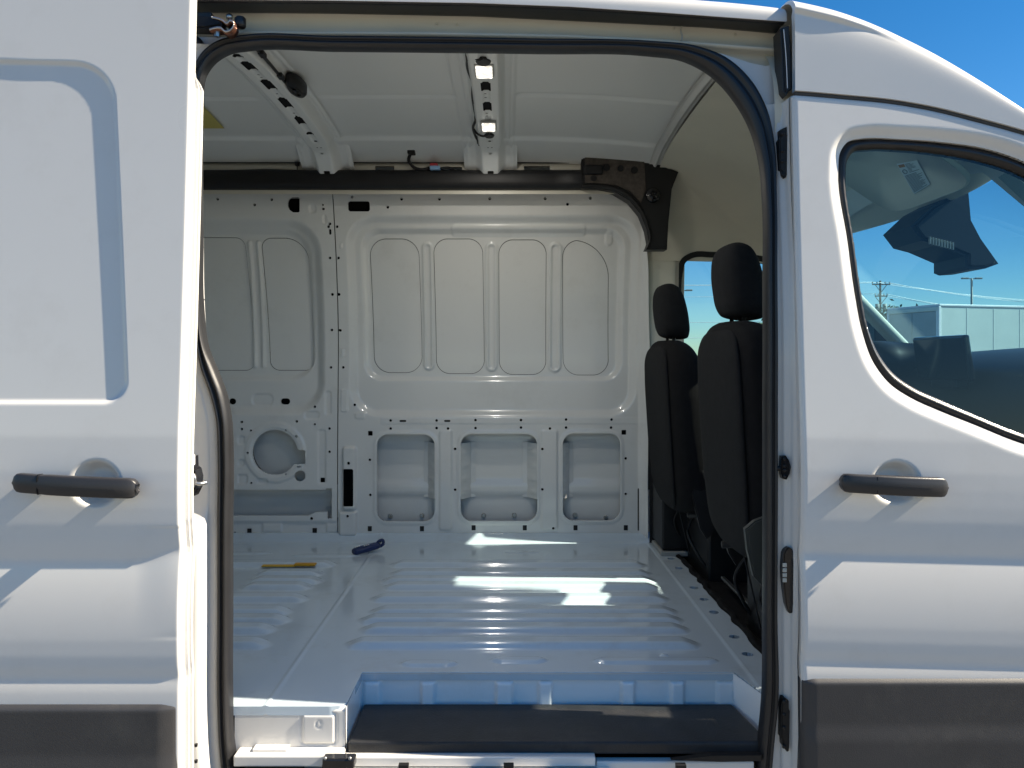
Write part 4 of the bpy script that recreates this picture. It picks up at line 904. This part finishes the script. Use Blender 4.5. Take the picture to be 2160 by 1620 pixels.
def clL(u, v): return YL+.004+.012*np.clip((u-(XE-.045))/.04, 0, 1)**1.5 + 0*v
cladding(SD, -2.0, XE-.001, Lp(380, 1485)[1], clL, .010)
# latch at the door edge
lt = prism('door_latch', pp([(404, 965), (409, 962), (410, 985), (416, 990), (420, 1006), (418, 1030), (410, 1046), (404, 1046)], 1.765), 1.75, 1.79, 'gloss', SD, .003)
tube('latch_hook', [P(405, 1016, 1.752), P(416, 1020, 1.752), P(425, 1020, 1.756), P(434, 1018, 1.765)], .0045, 'steel', lt, 8)
box('latch_tab', P(404, 0, 1.75)[0], P(408.5, 0, 1.75)[0], 1.745, 1.76, P(0, 982, 1.75)[2], P(0, 960, 1.75)[2], 'white', lt, .002)
tube('latch_spring', [P(406, 1000, 1.75), P(411, 1010, 1.75), P(407, 1026, 1.75)], .004, 'steel', lt, 8)
for k in range(4): 
    p = P(405, 1229+k*11, 1.757); disc('vent_hole', p[0], p[1], p[2], .0025, .0035, .004, 'black', SD)
for px, py in ((413.5, 1572), (413.5, 1606)):
    p = P(px, py, 1.763); disc('rubber_stop', p[0], p[1], p[2], .004, .004, .006, 'black', SD)

# ---------------------------------------------------------------- front door (right)
def Rp(px, py):
    Y = YR
    for _ in range(5): Y = float(skinR((px-CX)/F*Y, (CY-py)/F*Y))
    return ((px-CX)/F*Y, (CY-py)/F*Y)
strip_o = [Rp(*p) for p in [(1775, 352), (1779, 318), (1795, 296), (1825, 289), (1900, 290), (2000, 297), (2090, 311), (2160, 334)]] + [(1.40, .385), (1.56, .25), (1.70, .06), (1.76, -.10), (1.74, -.22), (1.68, -.255), (1.45, -.245)] + [Rp(*p) for p in [(2160, 935), (2060, 895), (1985, 865), (1930, 840), (1885, 810), (1850, 765), (1826, 700), (1810, 620), (1795, 510)]]
glass_o = [Rp(*p) for p in [(1796, 362), (1799, 334), (1812, 314), (1845, 308), (1910, 309), (2000, 318), (2085, 334), (2160, 358)]] + [(1.385, .362), (1.54, .23), (1.675, .05), (1.735, -.10), (1.72, -.20), (1.66, -.232), (1.45, -.222)] + [Rp(*p) for p in [(2160, 912), (2060, 871), (1990, 841), (1940, 818), (1898, 788), (1866, 745), (1842, 685), (1828, 610), (1813, 505)]]
so_, go_ = spline(strip_o, 6, True), spline(glass_o, 6, True)
pkR = Rp(1890, 1018)
XF = 0.6935
def skinRR(u, v):
    y = skinR(u, v); s = poly(u, v, so_)
    y = y + .016*sm((.030-s)/.030)*(s < .05)
    e = np.sqrt(((u-pkR[0])/.0585)**2 + ((v-pkR[1])/.0525)**2); y = y + .034*sm((1-e)/.50)
    y = y + .008*np.clip(((XF+.008)-u)/.008, 0, 1)**2
    y = y + .006*np.clip((v-(gapzs(u)-.013))/.008, 0, 1)**2
    return y
FD = sheet('front_door', XF, 1.86, -1.12, 0.66, 0.0045, lambda u, v: (u, skinRR(u, v), v), 'paint', VAN,
           lambda u, v: np.maximum(v-(gapzs(u)-.005), -(poly(u, v, so_)-.001)), (0, .018, 0), True)
def wstrip(u, v):
    a, b = poly(u, v, so_), poly(u, v, go_); t = np.clip(b/(b-a+1e-6), 0, 1)
    return (u, skinR(u, v)+.026-.012*np.sin(np.clip(t*1.15, 0, 1)*math.pi)**.6+.006*(1-t), v)
ws = sheet('weatherstrip', .78, 1.80, -.28, .54, .0045, wstrip, 'rubber', FD, lambda u, v: np.maximum(poly(u, v, so_)-.004, -poly(u, v, go_)), (0, .02, 0))
sheet('window_glass', .79, 1.78, -.26, .53, .02, lambda u, v: (u, skinR(u, v)+.034, v), 'glass', FD, lambda u, v: poly(u, v, go_)-.01)
tube('chrome_lip', [(p[0], float(skinR(p[0], p[1]))+.016, p[1]) for p in [Rp(*q) for q in [(1835, 690), (1856, 748), (1889, 793), (1935, 823), (1987, 846), (2058, 876), (2160, 917), (2260, 955)]]], .0010, 'steel', FD, 6)
a, b = Rp(1763, 1014), Rp(1983, 1024)
handle(FD, a[0], b[0], a[1], b[1], .0225, lambda x, z: skinR(x, z), .31)
cladding(FD, XF-.002, 1.86, Rp(1700, 1430)[1], lambda u, v: YR+.006+.010*np.clip((XF+.03-u)/.03, 0, 1)**1.5+0*v, .010)
# drip moulding in the gap above the door
tube('drip_moulding', [(x, float(skinR(x, gapzs(x)))+.008, float(gapzs(x))) for x in np.linspace(.70, 1.6, 30)], .0055, 'clad', VAN, 8, 0)

# ================================================================== LOOSE THINGS ON THE FLOOR
def onfloor(px, py): 
    Y = -HF*F/(py-CY); return ((px-CX)/F*Y, Y)
# folded blue strap with white print
e1 = empty('folded_strap', (-0.62, 3.44, CZ+HF))
a, b = np.array(onfloor(746, 1172)), np.array(onfloor(798, 1163)); d = (b-a)/np.linalg.norm(b-a); nrm = np.array((-d[1], d[0]))
secs = []
for t, w, h in ((-.005, .008, .006), (.0, .018, .010), (.05, .024, .012), (.5, .027, .014), (.9, .026, .013), (1.0, .020, .012), (1.03, .010, .008)):
    c = a+(b-a)*t; aa, bb = superring(20, w, h, 3)
    secs.append([(c[0]+nrm[0]*x, c[1]+nrm[1]*x, HF+.016+z+.012*t) for x, z in zip(aa, bb)])
loft('strap_body', np.array(secs), 'blue', e1)
c = a+(b-a)*1.0
tube('strap_loop', [(c[0]-.01, c[1], HF+.028), (c[0]+.004, c[1]+.004, HF+.045), (c[0]+.018, c[1]+.006, HF+.048), (c[0]+.022, c[1]+.004, HF+.034), (c[0]+.008, c[1], HF+.022)], .007, 'blue', e1)
for t, o_ in ((.12, .5), (.2, .5), (.28, .5), (.42, -.4), (.5, -.4), (.58, -.4)):
    p = a+(b-a)*t+nrm*o_*.018; disc('print_mark', p[0], p[1]-.008, HF+.033+.012*t, .004, .006, .002, 'white', e1)
disc('end_rivet', c[0]+.01, c[1]-.012, HF+.040, .006, .006, .004, 'steel', e1)
tag(e1, 'dark blue folded strap with white print lying by the wall post', 'strap')
# yellow strip
e2 = empty('yellow_strip', (-0.85, 3.20, CZ+HF))
a = onfloor(553, 1199); b = onfloor(622, 1198); c = onfloor(669, 1196)
z0 = HF+.0095
box('strip_blade', a[0], b[0]+.01, a[1]-.013, a[1]+.013, z0, z0+.004, 'yellow', e2, .002)
box('strip_grip', b[0], c[0], a[1]-.015, a[1]+.017, z0+.002, z0+.011, 'yellow2', e2, .004, 3)
tag(e2, 'thin yellow plastic strip lying flat on the ribbed cargo floor', 'strip')

# ================================================================== OUTSIDE, SEEN THROUGH THE CAB WINDOWS
def W3(px, py, Y):
    p = P(px, py, Y); return (p[0], p[1], p[2]+CZ)
# box trailer
tr = empty('box_trailer', (15.6, 28.0, 0)); tr.rotation_euler = (0, 0, math.atan2(.262, .965))
def trbox(name, x0, x1, y0, y1, z0, z1, m, parent, bev=.02):
    bm = bmesh.new(); bm_box(bm, x0, x1, y0, y1, z0, z1, bev); bmesh.ops.recalc_face_normals(bm, faces=bm.faces)
    me = bpy.data.meshes.new(name); bm.to_mesh(me); bm.free(); me.materials.append(M[m]); o = bpy.data.objects.new(name, me); COL.objects.link(o); o.parent = parent; return o
body = trbox('trailer_body', 0, 9.5, 0, 2.5, 1.1, 3.50, 'trailer', tr)
trbox('roof_rail', -.03, 9.53, -.03, 2.53, 3.50, 3.585, 'white', tr)
trbox('bottom_rail', -.02, 9.52, -.02, 2.52, .95, 1.1, 'concrete', tr)
for k in range(1, 8): trbox('panel_joint', k*1.22-.02, k*1.22+.02, -.008, .002, 1.12, 3.48, 'trailer', body, .004)
for y0, y1 in ((.12, 1.24), (1.26, 2.38)): trbox('rear_door', -.045, .0, y0, y1, 1.15, 3.33, 'trailer_grey', tr)
trbox('rear_header', -.07, .02, 0, 2.5, 3.34, 3.5, 'trailer', tr); trbox('corner_post', -.06, .06, -.025, .11, 1.1, 3.5, 'white', tr); trbox('corner_post', -.06, .06, 2.39, 2.525, 1.1, 3.5, 'white', tr)
for x in (1.6, 2.8):
    for y in (.15, 2.1):
        bm = bmesh.new(); bmesh.ops.create_cone(bm, cap_ends=True, segments=24, radius1=.5, radius2=.5, depth=.28, matrix=Matrix.Translation((x, y+.12, .5)) @ Matrix.Rotation(math.radians(90), 4, 'X'))
        me = bpy.data.meshes.new('wheel'); bm.to_mesh(me); bm.free(); me.materials.append(M['tyre']); o = bpy.data.objects.new('wheel', me); COL.objects.link(o); o.parent = tr
for y in (.5, 2.0): trbox('landing_leg', 7.4, 7.55, y-.07, y+.07, 0, 1.0, 'concrete', tr)
tag(tr, 'white box trailer parked outside, seen through the cab windows', 'trailer')
# utility poles and wires
def upole(name, x, y, top, label):
    e = empty(name, (x, y, 0))
    bm = bmesh.new(); bmesh.ops.create_cone(bm, cap_ends=True, segments=12, radius1=.19, radius2=.12, depth=top, matrix=Matrix.Translation((x, y, top/2))); bmobj('pole', bm, 'wood', e, True, True)
    for z, w in ((top-.5, 1.15), (top-2.0, .8)):
        bm = bmesh.new(); bm_box(bm, x-w, x+w, y-.3, y-.16, z-.07, z+.07, .01); a = bmobj('crossarm', bm, 'wood', e, False, True)
        for s in (-.95, -.45, .45, .95):
            bm = bmesh.new(); bmesh.ops.create_cone(bm, cap_ends=True, segments=8, radius1=.07, radius2=.05, depth=.28, matrix=Matrix.Translation((x+s*w, y-.23, z+.2))); bmobj('insulator', bm, 'concrete', a, False, True)
        for s in (-1, 1):
            bm = bmesh.new(); bm_box(bm, -.03, .03, -.03, .03, -.6, .6); bmesh.ops.transform(bm, matrix=Matrix.Translation((x+s*.4, y-.2, z-.5)) @ Matrix.Rotation(s*.65, 4, 'Y'), verts=bm.verts); bmobj('brace', bm, 'wood', a, False, True)
    for s in (-.45, .48):
        bm = bmesh.new(); bmesh.ops.create_cone(bm, cap_ends=True, segments=14, radius1=.26, radius2=.26, depth=1.0, matrix=Matrix.Translation((x+s, y-.15, top-3.5))); bmobj('transformer', bm, 'concrete', e, True, True)
    tag(e, label, 'utility pole'); return e
PT = 11.75
upole('utility_pole', 48.1, 100, PT, 'wooden utility pole with two crossarms left of the trailer')
def wire(p0, p1, sag, r, label):
    pts = [(p0[0]+(p1[0]-p0[0])*t, p0[1]+(p1[1]-p0[1])*t, p0[2]+(p1[2]-p0[2])*t-4*sag*t*(1-t)-CZ) for t in np.linspace(0, 1, 25)]
    o = tube('power_line', pts, r, 'wire', None, 5, 0); tag(o, label, 'wire', 'overhead power lines'); return o
A0 = (48.1, 99.8)
lv = [(-1.1, PT-.2, 'topmost overhead wire running right from the utility pole'), (.5, PT-.25, 'upper overhead wire running right just under the topmost'), (1.1, PT-.3, 'third overhead wire running right from the upper crossarm'), (-.7, PT-1.7, 'upper of two overhead wires running right from the lower crossarm'), (.75, PT-1.75, 'lower of two overhead wires running right from the lower crossarm')]
for k, (dx, z, l) in enumerate(lv):
    wire((48.1+dx, 99.8, z), (115+dx, 136+k*1.2, z+.2), 1.1+.15*k, .032, l)
for k, (dx, z, l) in enumerate([(-1.1, PT-.2, 'topmost overhead wire seen through the driver window'), (.5, PT-.25, 'second overhead wire from the top in the driver window'), (-.7, PT-1.7, 'middle overhead wire seen through the driver window'), (0, 6.75, 'low overhead cable crossing behind the seat headrests'), (0, 4.75, 'lowest overhead cable between the two seats')]):
    wire((48.1+dx, 99.8, z), (-12, 101+k*.5, z), .35, .026 if k < 3 else .035, l)
def lamp(x, y, top, label, arms):
    e = empty('street_lamp', (x, y, 0))
    bm = bmesh.new(); bmesh.ops.create_cone(bm, cap_ends=True, segments=10, radius1=.13, radius2=.09, depth=top, matrix=Matrix.Translation((x, y, top/2))); bmobj('post', bm, 'concrete', e, True, True)
    for s in arms:
        bm = bmesh.new(); bm_box(bm, x+min(0, s*.5), x+max(0, s*.5), y-.04, y+.04, top-.06, top+.02, .01); bmobj('arm', bm, 'concrete', e, False, True)
        bm = bmesh.new(); bm_box(bm, x+s*.62-.30, x+s*.62+.30, y-.15, y+.15, top-.06, top+.08, .03); bmobj('lamp_head', bm, 'concrete', e, False, True)
    tag(e, label, 'street lamp')
lamp(42.5, 71, 9.0, 'tall parking lot lamp with two heads above the trailer', (-1, 1))
lamp(16.3, 72, 8.0, 'distant lamp post with one arm seen through the driver window', (1,))
# trees
def tree(x, y, h, r, label, seed):
    rg = np.random.RandomState(seed); e = empty('tree', (x, y, 0))
    tube('trunk', [(x, y, -CZ), (x+.1, y, h*.3-CZ), (x, y, h*.75-CZ)], [.22, .16, .05], 'bark', e, 8)
    for k in range(5):
        a = rg.rand()*6.28; tube('limb', [(x, y, h*.35-CZ), (x+math.cos(a)*r*.4, y+math.sin(a)*r*.4, h*.55-CZ), (x+math.cos(a)*r*.75, y+math.sin(a)*r*.75, h*.75-CZ)], [.09, .06, .02], 'bark', e, 6)
    n = 6000; cl = rg.randn(46, 3); cl /= np.linalg.norm(cl, axis=1)[:, None]; cl *= (rg.rand(46, 1)**.4)*np.array([r, r, h*.36]); 
    c = cl[rg.randint(0, 46, n)] + rg.randn(n, 3)*r*.13 + np.array([x, y, h*.66-CZ])
    t1 = rg.randn(n, 3); t1 /= np.linalg.norm(t1, axis=1)[:, None]; t2 = np.cross(t1, rg.randn(n, 3)); t2 /= np.linalg.norm(t2, axis=1)[:, None]; s = .10+.12*rg.rand(n, 1)
    V = np.stack([c-t1*s, c-t2*s*.6, c+t1*s, c+t2*s*.6], 1).reshape(-1, 3)
    raw('crown', V, np.arange(n*4).reshape(n, 4), 'leaf', e, False)
    tag(e, label, 'tree')
tree(29.6, 58, 5.0, 2.6, 'leafy tree peeking out left of the white trailer', 1)
tree(21.2, 62, 4.4, 3.0, 'pale green tree seen past the passenger seat shoulder', 2)

# ================================================================== PARKED CAR BEHIND THE PHOTOGRAPHER (seen only as a reflection in the door window)
car = empty('parked_car', (4.6, -4.2, 0)); car.scale = (1.12, 1.05, 1.27)
def carsec(x, hw, z0, z1, e, n=28):
    a, b = superring(n, hw, (z1-z0)/2, e); return np.stack([np.full(n, 4.6+x), -4.2+a, (z0+z1)/2+b-CZ], -1)
st_ = [(-2.25, .62, .42, .70), (-2.2, .80, .30, .86), (-1.9, .88, .24, .95), (-1.2, .90, .22, .98), (0, .91, .22, .98), (1.0, .90, .22, .95), (1.6, .88, .22, .88), (2.1, .80, .28, .76), (2.25, .6, .38, .62)]
p = np.array([carsec(x, h, a, b, 4.5) for x, h, a, b in st_]); bd = loft('body', np.stack([spline(p[:, j], 4) for j in range(p.shape[1])], 1), 'carpaint', car)
gh = [(-1.75, .70, .94, .97), (-1.2, .66, .90, 1.27), (-.7, .62, .90, 1.385), (.0, .61, .90, 1.39), (.35, .63, .90, 1.34), (1.05, .72, .90, .99)]
p = np.array([carsec(x, h, a, b, 3.2) for x, h, a, b in gh]); loft('greenhouse', np.stack([spline(p[:, j], 4) for j in range(p.shape[1])], 1), 'gloss', car)
p = np.array([carsec(x, h, a, b, 2.6) for x, h, a, b in ((-1.0, .5, 1.31, 1.36), (-.7, .58, 1.35, 1.41), (.0, .58, 1.36, 1.415), (.32, .52, 1.33, 1.375))]); loft('roof', np.stack([spline(p[:, j], 4) for j in range(p.shape[1])], 1), 'carpaint', car)
for x in (-1.35, 1.4):
    for sy in (-1, 1):
        w_ = loft('wheel', [np.stack([4.6+x+r*np.cos(th), np.full(32, -4.2+sy*.80+y), .33+r*np.sin(th)-CZ], -1) for r, y in ((.2, -.1), (.33, -.1), (.34, -.05), (.34, .05), (.33, .1), (.2, .1))], 'tyre', car)
        loft('rim', [np.stack([4.6+x+r*np.cos(th), np.full(32, -4.2+sy*.80+sy*y), .33+r*np.sin(th)-CZ], -1) for r, y in ((.21, .098), (.2, .105), (.06, .10), (.03, .11))], 'steel', w_)
for x0 in (-.95, -.02, .52):
    tube('window_pillar', [(4.6+x0-.02, -4.2+sy_*.74, .98-CZ) for sy_ in (1,)] + [(4.6+x0*.8, -4.2+.60, 1.36-CZ)], .03, 'carpaint', car, 8, 0)
for ch in car.children: ch.matrix_parent_inverse = Matrix.Translation((-4.6, 4.2, 0))
tag(car, 'dark parked car mirrored in the front door window glass', 'car')
